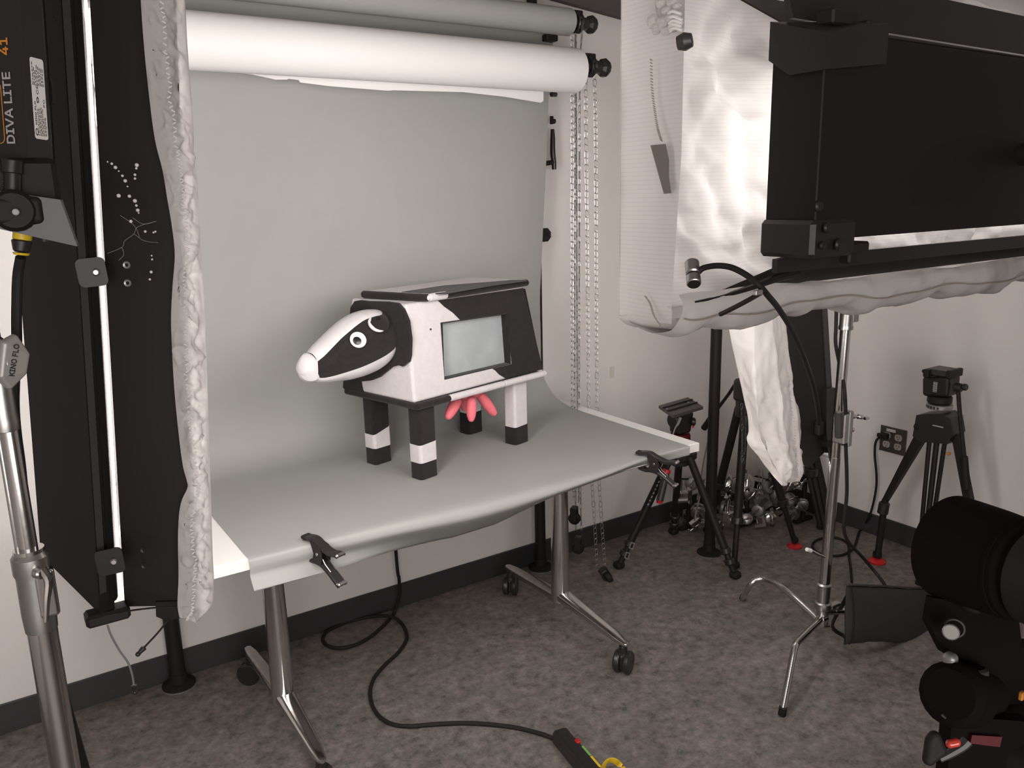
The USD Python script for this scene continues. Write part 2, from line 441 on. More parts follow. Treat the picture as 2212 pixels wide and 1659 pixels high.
# the front edge: bends over the table edge, hangs and curls under, fuller between the clamps
sx = np.linspace(0, 1, 41); X = .465 + (1.928 - .465) * sx
drop = np.interp(X, [.46, .6, .85, 1.05, 1.2, 1.4, 1.66, 1.80, 1.928], [.072, .078, .098, .120, .118, .085, .036, .03, .028])
bulge = np.interp(X, [.46, .62, .8, 1.1, 1.35, 1.55, 1.70, 1.75, 1.93], [.0, .003, .012, .034, .034, .024, .005, .0, .0])
for k in np.linspace(.05, 1, 14):
    a = k * math.pi / 2
    und = np.interp(X, [.46, .6, .85, 1.4, 1.66, 1.93], [.012, .02, .06, .075, .02, .0])
    flare = np.interp(X, [.46, .65, .85, 1.0], [.030, .032, .02, 0])
    y = 1.862 - .013 * min(1, k / .15) ** .6 - bulge * np.sin(math.pi * k ** .75) + und * np.clip((k - .42) / .58, 0, 1) ** 1.2 - flare * np.clip((k - .7) / .3, 0, 1) ** 1.3
    z = .7425 - drop * k ** 1.45 + bulge * .05 * np.sin(k * math.pi)
    rows.append(np.stack([X, y, z], 1))
for k in (1., 2.):     # curl under
    rows.append(np.stack([X, rows[-1][:, 1] + .018 * np.clip(bulge / .04, 0, 1) + .001, rows[-1][:, 2] - .002 + .006 * np.clip(bulge / .04, 0, 1)], 1))
bd.part('sheet', grid(rows), 'grey_paper', smooth=True)
bd.part('roll_core', cyl((rx1 - .03, GR_Y, GR_Z), (rx1 + .012, GR_Y, GR_Z), .027), 'black_plastic')
bd.part('roll_hook', cat(box((1.90, 2.60, 2.125), (.05, .10, .022), .003), box((1.893, 2.63, 2.13), (.03, .03, .08), .003)), 'black_metal')

# ------------------------------------------------------------------ white paper roll in front of it
WR_Y, WR_Z, WR_R = 2.40, 1.990, .0745
wr = Thing('white_paper_roll', 'wide white paper roll hung in front of the grey paper, torn edge loose below', 'paper roll', (1.1, WR_Y, WR_Z - WR_R))
wx0, wx1 = .33, 1.885
wr.part('roll', lathe([(0, 0), (WR_R, 0), (WR_R, wx1 - wx0), (WR_R - .003, wx1 - wx0 + .001), (.03, wx1 - wx0 + .001), (0, wx1 - wx0 + .001)], frame((wx0, WR_Y, WR_Z), (1, 0, 0)), 48), 'white_paper')
top = [(0.7320, 2.4550, 1.9329), (0.7642, 2.4550, 1.9287), (0.8309, 2.4550, 1.9288), (0.8665, 2.4550, 1.9296), (0.8678, 2.4550, 1.9284), (0.8997, 2.4550, 1.9289), (0.9038, 2.4550, 1.9279), (0.9923, 2.4550, 1.9277), (1.0662, 2.4550, 1.9265), (1.1866, 2.4550, 1.9262), (1.2869, 2.4550, 1.9273), (1.4578, 2.4550, 1.9276), (1.6223, 2.4550, 1.9284), (1.7738, 2.4550, 1.9297), (1.7859, 2.4550, 1.9303)]
bot = [(0.7323, 2.4550, 1.9231), (0.7635, 2.4550, 1.9212), (0.8293, 2.4550, 1.9110), (0.8650, 2.4550, 1.9130), (0.8667, 2.4550, 1.9156), (0.8984, 2.4550, 1.9135), (0.9021, 2.4550, 1.9072), (0.9903, 2.4550, 1.9013), (1.0643, 2.4550, 1.8997), (1.1848, 2.4550, 1.8973), (1.2041, 2.4550, 1.8996), (1.4569, 2.4550, 1.9058), (1.6214, 2.4550, 1.8984), (1.7730, 2.4550, 1.8849), (1.7852, 2.4550, 1.8916)]
wr.part('loose_edge', grid([np.add(top, (0, .008, .035)), np.add(top, (0, .004, .01)), np.add(top, (0, 0, 0)), bot]), 'white_paper', smooth=False, label='torn loose edge of the white paper')
wr.part('roll_core', cyl((wx1 - .02, WR_Y, WR_Z), (wx1 + .035, WR_Y, WR_Z), .0285), 'tape_brown', label='brown cardboard core')

# ------------------------------------------------------------------ roll drives with their chain wheels
def drive(c, label, loops):
    c = np.array(c); t = Thing('roll_drive', label, 'roll winder', c)
    t.part('spindle', cyl(c - (.012, 0, 0), c + (.07, 0, 0), .022, ch=.003), 'black_plastic')
    t.part('chain_wheel', lathe([(0, 0), (.032, 0), (.036, .004), (.028, .010), (.028, .014), (.036, .020), (.032, .024), (0, .024)], frame(c + (.012, 0, 0), (1, 0, 0)), 24), 'black_plastic')
    for k in range(7):
        a = k * 2 * math.pi / 7
        t.part('wheel_tooth', rbox(c + (.024, .031 * math.cos(a), .031 * math.sin(a)), (.02, .014, .014), .005), 'black_satin')
    t.part('end_knob', lathe([(0, 0), (.017, 0), (.018, .012), (.031, .022), (.033, .034), (.026, .046), (0, .048)], frame(c + (.058, 0, 0), (1, 0, 0)), 10), 'black_satin', smooth=20)
    t.part('hook', cat(box(c + (.03, .012, .036), (.045, .03, .018), .003), box(c + (-.002, .10, .0), (.014, .22, .03), .003)), 'black_metal')

drive((1.967, GR_Y, GR_Z), 'upper black roll winder with knob at the end of the grey paper roll', 2)
drive((1.925, WR_Y, WR_Z + .018), 'lower black roll winder with knob at the end of the white paper roll', 2)


def chain(path, pitch=.0235, w=.0066, r=.0011, twist=.0, seed=0):
    """Twist-link chain along a polyline: long wire loops joined by a crossed bow."""
    p = np.asarray(path, float); d = np.r_[0, np.cumsum(np.linalg.norm(np.diff(p, axis=0), axis=1))]; n = int(d[-1] / pitch); ms = []
    rg = random.Random(seed)
    for k in range(n):
        a = np.array([np.interp(k * pitch, d, p[:, i]) for i in range(3)]); b = np.array([np.interp((k + 1) * pitch, d, p[:, i]) for i in range(3)])
        z = unit(b - a); yaw = twist + rg.uniform(-.22, .22); F = frame(a, z, (math.cos(yaw), math.sin(yaw), 0))
        L = pitch
        for sg in (-1, 1):
            ms.append(put(tube([(sg * w, 0, .002), (sg * w * 1.05, 0, L * .5), (sg * w * .9, 0, L - .003)], r, 4), F))
        ms.append(put(tube([(-w * .95, 0, L - .004), (-w * .3, r * 1.6, L - .0005), (w * .3, -r * 1.6, L - .0005), (w * .95, 0, L - .004)], r * 1.15, 4), F))
        ms.append(put(tube([(-w * 1.0, 0, .0035), (-w * .3, -r * 1.6, -.0004), (w * .3, r * 1.6, -.0004), (w * 1.0, 0, .0035)], r * 1.15, 4), F))
    return cat(*ms)


def chain_loop(a, b, label, sa=1, sb=2, twist=(0, 0)):
    t = Thing('chain', label, 'chain', a[-1], group=None)
    t.part('strand', chain(a, seed=sa, twist=twist[0]), 'steel', smooth=False, kind='stuff')
    t.part('strand', chain(b, seed=sb, twist=twist[1]), 'steel', smooth=False, kind='stuff')


def pulley(top, tilt, label, yaw=0.0):
    """Black chain weight: a fork with a small wheel in it."""
    z = unit((math.sin(tilt) * math.cos(yaw), math.sin(tilt) * math.sin(yaw), -math.cos(tilt))); F = frame(top, z, (math.cos(yaw + .35), math.sin(yaw + .35), .1))
    t = Thing('chain_weight', label, 'chain weight', np.array(top) + z * .07)
    t.part('fork', put(cat(box((0, 0, .004), (.034, .026, .010), .002), box((-.0155, 0, .027), (.004, .024, .05), .001), box((.0155, 0, .027), (.004, .024, .05), .001)), F), 'black_plastic')
    wh = t.part('wheel', put(cyl((-.012, 0, .048), (.012, 0, .048), .0245, n=28, ch=.004), F), 'black_rubber')
    t.part('axle', put(cyl((-.019, 0, .048), (.019, 0, .048), .004), F), 'black_satin', under=wh)

c1 = [(2.0120, 2.5000, 2.1746), (1.9968, 2.5000, 2.1481)]
A = [(1.9109, 2.4500, 2.1235), (1.9005, 2.4500, 0.7952), (1.9031, 2.4500, 0.5297), (1.9065, 2.4500, 0.3630)]
B = [(1.9275, 2.4500, 2.1187), (1.9274, 2.4500, 1.4329), (1.9256, 2.4500, 0.7912), (1.9287, 2.4500, 0.5244), (1.9300, 2.4500, 0.3476)]
chain_loop(A, B, 'chain loop nearest the grey paper edge, two strands almost touching', 3, 4, (.15, .9))
C2 = [(1.9831, 2.4800, 2.1655), (1.9720, 2.4800, 2.0739), (1.9668, 2.4800, 1.8983), (1.9585, 2.4800, 0.7803), (1.9594, 2.4800, 0.5102), (1.9676, 2.4800, 0.2075)]
D2 = [(1.9490, 2.4800, 2.1315), (1.9421, 2.4800, 1.4316), (1.9365, 2.4800, 0.7837), (1.9381, 2.4800, 0.5145), (1.9385, 2.4800, 0.2150)]
chain_loop(C2, D2, 'chain loop hanging from the upper winder, straight strand second of the row', 5, 6, (.5, .5))
E2 = [(1.9471, 2.4200, 2.0013), (1.9485, 2.4200, 1.7636), (1.9536, 2.4200, 1.2606), (1.9571, 2.4200, 0.7921), (1.9683, 2.4200, 0.5243), (1.9872, 2.4200, 0.2835), (2.0044, 2.4200, 0.0442)]
F2 = [(1.9875, 2.4200, 2.0163), (1.9940, 2.4200, 1.7644), (1.9964, 2.4200, 1.2575), (1.9990, 2.4200, 0.7855), (2.0064, 2.4200, 0.5165), (2.0238, 2.4200, 0.2745), (2.0468, 2.4200, 0.0319)]
chain_loop(E2, F2, 'chain loop hanging from the lower winder, farthest right of the row', 7, 8)
pulley((1.9102, 2.4550, 0.3388), .05, 'black chain weight half hidden by the right table column, above the baseboard', .2)
pulley((1.9465, 2.4750, 0.1942), .0, 'black chain weight hanging against the baseboard', .3)
pulley(np.add((2.0268, 2.4200, 0.0335), (0, 0, .018)), .55, 'black chain weight tilted just above the floor', -.6)

# ------------------------------------------------------------------ table
TZ = .7405
TX0, TX1, TY0, TY1 = .155, 1.985, 1.862, 2.632
tb = Thing('folding_table', 'white-topped flip table on polished column legs with black casters', 'table', (1.1, 2.2, 0))
tb.part('tabletop', box(((TX0 + TX1) / 2, (TY0 + TY1) / 2, TZ - .0145), (TX1 - TX0 - .002, TY1 - TY0 - .002, .029), .0015), 'table_white', smooth=False)
tb.part('edge_band', box(((TX0 + TX1) / 2, TY0 - .0003, TZ - .015), (TX1 - TX0, .0026, .0285), .0008), 'table_edge', smooth=False)
tb.part('edge_band', box((TX1, (TY0 + TY1) / 2, TZ - .015), (.0026, TY1 - TY0, .0285), .0008), 'table_edge', smooth=False)


def rod_foot(x, y0, y1, z0, z1, w0, w1):
    """A tapering foot beam from the column to its tip."""
    rings = []
    for k in np.linspace(0, 1, 9):
        y = y0 + (y1 - y0) * k; z = z0 + (z1 - z0) * k; w = w0 + (w1 - w0) * k; h = .042 - .018 * k
        e = 1.0 if k < 1 else .75
        rings.append([(x + e * w * math.copysign(abs(math.cos(a)) ** .6, math.cos(a)), y, z - h / 2 + e * h / 2 * math.copysign(abs(math.sin(a)) ** .8, math.sin(a))) for a in np.arange(20) * 2 * math.pi / 20])
    rings.append([(x + .4 * w1 * math.cos(a), y1 + np.sign(y1 - y0) * .008, z1 - .012 + .006 * math.sin(a)) for a in np.arange(20) * 2 * math.pi / 20])
    return loft(rings)


def caster(t, x, y, top, yaw):
    R = trimesh.transformations.translation_matrix((x, y, 0)) @ trimesh.transformations.rotation_matrix(yaw, (0, 0, 1))
    c = t.part('caster', put(cat(cyl((0, 0, top - .026), (0, 0, top), .014, ch=.002), cyl((0, 0, .062), (0, 0, top - .022), .02, .017), rbox((0, .0, .045), (.016, .046, .055), .008)), R), 'black_plastic')
    for s in (-1, 1):
        t.part('wheel', put(lathe([(0, 0), (.026, 0), (.036, .003), (.038, .008), (.038, .018), (.034, .023), (.012, .022), (0, .022)], frame((s * .005, .004, .0385), (s, 0, 0)), 32), R), 'black_plastic', under=c)

for x, yf in ((1.65, 1.845), (.61, 1.885)):
    cy = 2.205 if x > 1 else 2.19
    t0 = TZ - .03
    tb.part('leg_column', cat(cyl((x, cy, .12), (x, cy, t0 - .02), .034, .029, n=32), box((x, cy, t0 - .012), (.11, .30, .022), .004)), 'chrome')
    tb.part('foot', rod_foot(x, cy + .01, yf, .165, .122, .030, .017), 'chrome'); tb.part('foot', rod_foot(x, cy - .01, 2.555, .150, .128, .026, .017), 'aluminium')
    caster(tb, x, yf + .014, .100, -1.05 if x > 1 else .2); caster(tb, x, 2.540, .102, -.75 if x > 1 else .9)
tb.part('crossbeam', box((1.13, 2.205, .685), (1.0, .05, .03), .004), 'black_metal')
for q in ([(0.4210, 1.9616, 0.7408), (0.4294, 1.9554, 0.7408), (0.4363, 1.9436, 0.7408)], [(0.4204, 1.9421, 0.7408), (0.4252, 1.9352, 0.7408)], [(0.4330, 1.9066, 0.7408), (0.4374, 1.9066, 0.7408)]):
    tb.part('tape_residue', tube(np.add(q, (0, 0, -.0012)), .0022, 6, flat=.3), 'tape_brown', label='scrap of old tape on the white top')


# ------------------------------------------------------------------ spring clamps on the table edge
def clamp(base, yaw, label, open_=.0, black_tip=False):
    """base: where the jaws bite the edge; local x runs out from the table, z up."""
    t = Thing('spring_clamp', label, 'clamp', base)
    R = trimesh.transformations.translation_matrix(base) @ trimesh.transformations.rotation_matrix(yaw, (0, 0, 1))
    def strap(path, w, th, wend=None):
        path = spline(path, 6); rows = []
        for k, q in enumerate(path):
            ww = w + ((wend or w) - w) * k / (len(path) - 1)
            tg = path[min(k + 1, len(path) - 1)] - path[max(k - 1, 0)]; nrm = unit(np.cross(tg, (0, 1, 0)))
            if nrm[2] < 0: nrm = -nrm
            rows.append([q + (0, -ww, 0) - nrm * th * .9, q + (0, -ww, 0), q + (0, -ww * .8, 0) + nrm * th * .5, q + (0, ww * .8, 0) + nrm * th * .5, q + (0, ww, 0), q + (0, ww, 0) - nrm * th * .9, q + (0, ww * .8, 0) - nrm * th * .35, q + (0, -ww * .8, 0) - nrm * th * .35])
        return put(loft(rows), R)
    up = [(-.034, 0, .006), (-.016, 0, .010), (.006, 0, .010), (.028, 0, .000), (.060, 0, -.010), (.082, 0, -.008), (.096, 0, -.009)]
    lo = [(-.030, 0, -.082 + .04), (-.010, 0, -.047), (.012, 0, -.046), (.034, 0, -.050), (.060, 0, -.064), (.082, 0, -.080), (.094, 0, -.088)]
    a = t.part('upper_handle', strap(up, .0125, .006, .0135), 'black_satin')
    b = t.part('lower_handle', strap(lo, .0125, .006, .0135), 'black_satin')
    t.part('jaw_pad', put(cat(rbox((-.030, 0, .0065), (.026, .026, .009), .004)), R), 'black_rubber', under=a)
    t.part('jaw_pad', put(cat(rbox((-.026, 0, -.040), (.026, .026, .009), .004)), R), 'black_rubber', under=b)
    t.part('handle_tip', put(box((.094, 0, -.0085), (.010, .028, .0085), .003), R), 'chrome', under=a, label='bright metal handle end')
    t.part('handle_tip', put(box((.090, 0, -.0845), (.016, .028, .0085), .003, ), R), 'chrome', under=b, label='bright metal handle end')
    t.part('pivot', put(cyl((.022, -.0165, -.022), (.022, .0165, -.022), .0045, ch=.001), R), 'chrome')
    for s in (-1, 1):
        t.part('cheek', put(prism([(-.004, .008), (.034, -.002), (.040, -.022), (.034, -.048), (.0, -.046), (.008, -.024)], .0016, frame((0, s * .0137 + .0008, 0), (0, -1, 0), (1, 0, 0))), R), 'black_metal')
        t.part('spring', put(tube([(.024, s * .006, -.022), (.040, s * .007, -.016), (.058, s * .007, -.018)], .0012, 6), R), 'chrome')
        t.part('spring', put(tube([(.024, s * .006, -.024), (.042, s * .008, -.045), (.062, s * .008, -.060)], .0014, 6), R), 'chrome')

clamp((.628, 1.846, .7455), math.atan2(-.14, .044), 'spring clamp gripping the left front table edge, wide handles pointing out')
clamp((1.745, 1.850, .7455), math.atan2(-.12, .055), 'spring clamp gripping the right front table edge, its handle ends shining')

# ------------------------------------------------------------------ the felt creature: box body with a screen, badger head, cow udder
CR = Thing('felt_animal', 'black and white felt creature, half badger half cow, with a screen in its side', 'felt animal', (1.053, 2.091, .7432), 14.5, local=True)
ZB0, ZB1, ZT = .240, .2405, .531      # floor of the body, roof of the body
VN = lambda z: .002 + .014 * np.clip((np.asarray(z) - ZB0) / (ZT - ZB0), 0, 1)
US = lambda z: -.014 - .001 * (np.asarray(z) - ZB0)
r = .010
UR = lambda z: .575 - .078 * (np.asarray(z) - ZB0) / (ZT - ZB0)
cs = []
for z, q in ((ZB0, 1), (ZT, -1)):
    vf = .335 if q > 0 else .272
    for u_ in (US(z) + r, UR(z) - r):
        for v_ in (VN(z) + r, vf - r): cs.append((u_, v_, z + q * r))
hole = [(.112, .288), (.416, .286), (.404, .455), (.114, .462)]
hb = prism(Polygon(hole), .04, frame((0, .036, 0), (0, -1, 0), (1, 0, 0)))
body = CR.part('body', cutout(rhull(cs, r), hb), 'felt_white')
scr_v = .030
sc = Polygon(hole).buffer(.004, join_style=2)
CR.part('screen', prism(sc, .004, frame((0, scr_v + .006, 0), (0, -1, 0), (1, 0, 0))), 'screen_glass', label='pale grey glass screen')
ring = Polygon(hole).difference(Polygon(hole).buffer(-.0025, join_style=2))
CR.part('screen_frame', prism(ring, .026, frame((0, scr_v + .002, 0), (0, -1, 0), (1, 0, 0))), 'felt_black', smooth=False, label='black felt lining of the screen opening')


def near_patch(poly, th=.0022, off=.0):
    """A felt patch lying on the near side: outline in (u, z)."""
    m = prism(poly, th); m = m.subdivide_to_size(.04); p = m.vertices; q = np.stack([p[:, 0], VN(p[:, 1]) - p[:, 2] - off, p[:, 1]], 1)
    o = trimesh.Trimesh(q, m.faces, process=False); return o


side = [((0.1104, 0.0000, 0.5278)), ((0.1338, -0.0000, 0.5072)), ((0.1673, 0.0000, 0.4852)), ((0.2012, 0.0000, 0.4541))]
bl = [((0.3355, -0.0000, 0.2791)), ((0.3524, 0.0000, 0.2624)), ((0.3851, -0.0000, 0.2395))]
poly = [(side[0][0], ZT - .003)] + [(q[0], q[2]) for q in side[1:]] + [(.25, .43), (.25, .33)] + [(bl[0][0], bl[0][2])] + [(bl[1][0], bl[1][2]), (bl[2][0], ZB0 + .003), (UR(ZB0) - .003, ZB0 + .003), (UR(ZT) - .003, ZT - .003)]
CR.part('felt_patch', near_patch(Polygon(poly).buffer(0).difference(Polygon(hole))), 'felt_black', smooth=False, label='black felt patch around the screen')
# rear and far sides, black felt
CR.part('felt_patch', prism([(UR(ZB0) + .0005, ZB0 + .006), (UR(ZT) + .0005, ZT - .006), (UR(ZT) + .0028, ZT - .006), (UR(ZB0) + .0028, ZB0 + .006)], .25, frame((0, .26, 0), (0, -1, 0), (1, 0, 0))), 'felt_black', label='black felt over the rear end')
# speaker hole dot on the near side
CR.part('pin_hole', put(cyl((0, 0, 0), (0, 0, .0012), .0030, n=12), frame(((0.0721, 0.0000, 0.4474))[:1] + (float(VN(.46)) - .0009,) + ((0.0721, 0.0000, 0.4474))[2:], (0, -1, 0))), 'felt_black', label='small dark hole')

# black collar plate and corner patch on the front face: outlines in (v, z)
col = [(-0.0160, 0.2685, 0.4795), (-0.0160, 0.2636, 0.5041), (-0.0160, 0.2409, 0.5254), (-0.0160, 0.2158, 0.5299), (-0.0160, 0.1740, 0.5299), (-0.0160, 0.0886, 0.5343), (-0.0160, 0.0436, 0.5333), (-0.0160, 0.0207, 0.5176), (-0.0160, 0.0014, 0.4846), (-0.0160, -0.0047, 0.4330), (-0.0160, 0.0009, 0.3852), (-0.0160, 0.0084, 0.3653), (-0.0160, 0.0341, 0.3485), (-0.0160, 0.0524, 0.3505), (-0.0160, 0.0844, 0.3410), (-0.0160, 0.1112, 0.3237), (-0.0160, 0.1454, 0.3022), (-0.0160, 0.1865, 0.2867), (-0.0160, 0.2324, 0.2777), (-0.0160, 0.2597, 0.2799), (-0.0160, 0.2636, 0.3089), (-0.0160, 0.2636, 0.3965)]
FM = frame((-.0145, 0, 0), (-1, 0, 0), (0, 1, 0))
def front_patch(pts, th):
    g = Polygon([(p[1], p[2]) for p in pts]).buffer(.006).buffer(-.006)
    m = prism(g, th); q = m.vertices; return trimesh.Trimesh(np.stack([-.0135 - q[:, 2], q[:, 0], q[:, 1]], 1), m.faces[:, ::-1], process=False)
CR.part('collar', front_patch(col, .010), 'felt_black', smooth=40, label='black felt collar behind the head')
crn = [(-0.0160, 0.3345, 0.2640), (-0.0160, 0.3393, 0.2422), (-0.0160, 0.3303, 0.2374), (-0.0160, 0.2362, 0.2403), (-0.0160, 0.2410, 0.2603), (-0.0160, 0.2437, 0.2791), (-0.0160, 0.2594, 0.2829)]
CR.part('felt_patch', front_patch(crn, .003), 'felt_black', smooth=False, label='small black corner patch below the head')

# roof board with its black top patch and edging
zt = .5345
def slab(pts, z0, z1, rr):
    return rhull([(p[0], p[1], z) for p in pts for z in ((z0 + z1) / 2,)], rr)
quad = np.array([(.038, -.012), (-.008, .238), (.512, .262), (.527, .010)]); cen = quad.mean(0)
inq = cen + (quad - cen) * (1 - .018 / np.linalg.norm(quad - cen, axis=1, keepdims=True))
roof = CR.part('roof_board', slab(inq, zt, zt + .018, .0092), 'felt_white', label='felt-covered roof board')
blk = [(0.0531, 0.1105, 0.5460), (0.2472, 0.1304, 0.5460), (0.3623, 0.0885, 0.5460), (0.4831, 0.0495, 0.5460), (0.5046, 0.0113, 0.5460), (0.4793, -0.0164, 0.5460), (0.3083, -0.0135, 0.5460), (0.0867, -0.0435, 0.5460)]
CR.part('felt_patch', put(prism([(p[0], p[1]) for p in blk], .0016), trimesh.transformations.translation_matrix((0, 0, zt + .0178))), 'felt_black', under=roof, smooth=False, label='black patch on the roof')
def edge_strip(a, b, rr):
    return rhull([(a[0], a[1], zt + .009), (b[0], b[1], zt + .009)], rr)
q0, q1, q2, q3 = inq
CR.part('edge_strip', edge_strip(q0 * .985 + q1 * .015, q1, .0112), 'felt_black', under=roof, label='black front edge of the roof')
CR.part('edge_strip', edge_strip(q0 + (q3 - q0) * .17, q3, .0112), 'felt_black', under=roof, label='black near edge of the roof')
CR.part('edge_strip', edge_strip(q0 + (q3 - q0) * .02, q0 + (q3 - q0) * .155, .0114), 'felt_white', under=roof, label='short white piece of the roof edge')

# base board with black and white edging
base = CR.part('base_board', box((.268, .16, .231), (.57, .335, .015), .003), 'felt_black')
CR.part('edge_strip', rhull([(-.0125, -.004, .232), (-.0125, .322, .232)], .0100), 'felt_black', under=base)
CR.part('edge_strip', rhull([(-.010, -.0065, .232), (.112, -.0085, .232)], .0108), 'felt_black', under=base, label='black front part of the near edge')
CR.part('edge_strip', rhull([(.122, -.0085, .232), (.352, -.0115, .232)], .0106), 'felt_white', under=base, label='white middle part of the near edge')
CR.part('edge_strip', rhull([(.366, -.0115, .232), (.558, -.016, .232)], .0106), 'felt_white', under=base, label='white rear part of the near edge')
CR.part('edge_strip', rhull([(.560, .0, .232), (.560, .32, .232)], .0100), 'felt_white', under=base)

# legs: rounded square posts with felt bands
def post(u, v, wu, wv, z0, z1, rr=.010, grow=0.0, wave=None):
    rings = []
    sh = rrect(wu + 2 * grow, wv + 2 * grow, rr + grow, 3); c = np.array(sh.exterior.coords)[:-1] + (u, v)
    for z, top in ((z0, 0), (z1, 1)):
        rings.append([(x, y, z + (wave(x - u, y - v) if (wave and top) else 0)) for x, y in c])
    return loft(rings)
def leg(u, v, main, z1, bands, label=None, wu=.068, wv=.052):
    L = CR.part('leg', post(u, v, wu, wv, .0003, z1), main, smooth=35, label=label)
    for name, m_, a, b, wv_ in bands:
        CR.part(name, post(u, v, wu, wv, a, b, grow=.0012, wave=wv_), m_, under=L, smooth=35)
leg(.033, .026, 'felt_black', .224, [('white_band', 'felt_white', .052, .103, lambda a, b: .006 + .05 * a + .02 * abs(b))], 'near front leg, black with a white band')
leg(.038, .248, 'felt_black', .224, [('white_band', 'felt_white', .054, .105, lambda a, b: .004 + .28 * a)], 'far front leg, black with a white band')
leg(.470, .037, 'felt_white', .224, [('black_foot', 'felt_black', .0004, .062, lambda a, b: .04 * a)], 'near rear leg, white with a black foot')
leg(.462, .248, 'felt_white', .224, [('black_foot', 'felt_black', .0012, .078, lambda a, b: .02 * a)], 'far rear leg, white with a black foot')

# head: a tapering snout, black with a white blaze and white cheeks
st = np.array([  # u, v, z, rv, rz
    (-.272, .128, .380, .036, .036), (-.252, .128, .383, .048, .050), (-.225, .129, .389, .057, .060), (-.185, .130, .399, .068, .073), (-.145, .131, .408, .078, .085),
    (-.105, .133, .415, .084, .091), (-.065, .135, .420, .087, .090), (-.035, .137, .424, .085, .084), (-.020, .139, .426, .080, .079)])
tt = np.linspace(0, 1, len(st)); S = np.stack([np.interp(np.linspace(0, 1, 33), tt, st[:, k]) for k in range(5)], 1)
for _ in range(2): S[1:-1] = (S[:-2] + 2 * S[1:-1] + S[2:]) / 4
def head_pt(row, a, g=0.0):
    u_, v_, z_, rv, rz = row
    return (u_, v_ - (rv + g) * math.cos(a), z_ + (rz + g) * math.sin(a))      # a = 0 faces the near side, 90 degrees up
NA = 48; angs = np.arange(NA) * 2 * math.pi / NA
head = CR.part('head', loft([[head_pt(rw, a) for a in angs] for rw in S]), 'felt_black', smooth=60, label='black felt badger head')
def strip(lo, hi, g, r0=0, r1=33):
    rows = []
    for i in range(r0, r1):
        f = i / 32; a0, a1 = math.radians(lo(f)), math.radians(hi(f))
        w = [g * .1] + [g] * 9 + [g * .1]
        rows.append([head_pt(S[i], a0 + (a1 - a0) * k / 10, w[k]) for k in range(11)])
    return grid(rows)
CR.part('blaze', strip(lambda f: np.interp(f, [0, .12, .35, .6, .85, 1], [28, 34, 50, 58, 60, 74]), lambda f: np.interp(f, [0, .5, 1], [140, 122, 106]), .0022, 0, 32), 'cotton_white', smooth=True, under=head, label='white stripe down the face')
CR.part('cheek_stripe', strip(lambda f: np.interp(f, [0, .5, .9, 1], [-120, -112, -100, -70]), lambda f: np.interp(f, [0, .15, .45, .75, 1], [-52, -42, -32, -22, -14]), .0022, 0, 32), 'cotton_white', smooth=True, under=head, label='white lower cheek')
nb = trimesh.creation.icosphere(4, 1.0); v_ = nb.vertices
an = np.arctan2(v_[:, 2] + .25, v_[:, 1]); pl = 1 - .10 * np.abs(np.sin(an * 2.5 + 1.2 * v_[:, 0])) * np.clip(1.2 - np.abs(v_[:, 0]), 0, 1) + .03 * (meshkit.fbm(v_ * 2.2, 3, 5) - .5)
nb.vertices = v_ * pl[:, None] * (.036, .038, .043) + (-.276, .128, .377)
CR.part('nose', nb, 'cotton_white', smooth=True, under=head, label='white padded nose')
# eye
ey = np.array(head_pt(S[15], math.radians(27)))
en = unit((-.30, -.84, .45)); EF = frame(ey + en * .001, en, (-.85, .3, .1))
eye = CR.part('eye', put(lathe([(0, 0), (.0225, 0), (.0235, .002), (.021, .0045), (.012, .0065), (0, .0072)], None, 32), EF), 'eye_white', under=None, label='googly eye')
CR.part('pupil', put(lathe([(0, .0058), (.0125, .0056), (.0125, .0064), (.008, .0078), (0, .0083)], None, 28), EF @ trimesh.transformations.translation_matrix((.004, .004, 0))), 'eye_black', under=eye, label='black pupil')
# ear: a folded black flap with a white lining showing at its rim
eo = np.array(head_pt(S[23], math.radians(40))); ez = unit((-.25, -.72, .64)); EM = frame(eo + ez * .002, ez, (-.9, .1, -.35))
def bowl(r0, h, a0, a1, f0=0.0):
    rows = []
    for k in np.linspace(f0, 1, 8):
        rows.append([(r0 * math.sin(k * 1.5) * math.cos(a) * 1.0, r0 * math.sin(k * 1.5) * math.sin(a) * .9, h * math.cos(k * 1.5)) for a in np.linspace(a0, a1, 25)])
    return grid(rows)
ear = CR.part('ear', put(bowl(.032, .020, -.6, 3.9), EM), 'felt_black', smooth=True, label='folded black ear')
CR.part('ear_lining', put(tube([(.029 * math.cos(a), .0265 * math.sin(a), .008 - .003 * abs(a - .1)) for a in np.linspace(-1.3, 1.5, 14)], [.001, .0035, .0042, .0048, .005, .0052, .0055, .0055, .005, .005, .0045, .004, .0025, .001], 8), EM), 'cotton_white', smooth=True, under=ear, label='white ear lining')
CR.part('neck', rhull([(-.026, .138 + .050 * math.cos(a), .425 + .048 * math.sin(a)) for a in np.arange(12) * math.pi / 6], .030), 'felt_black')

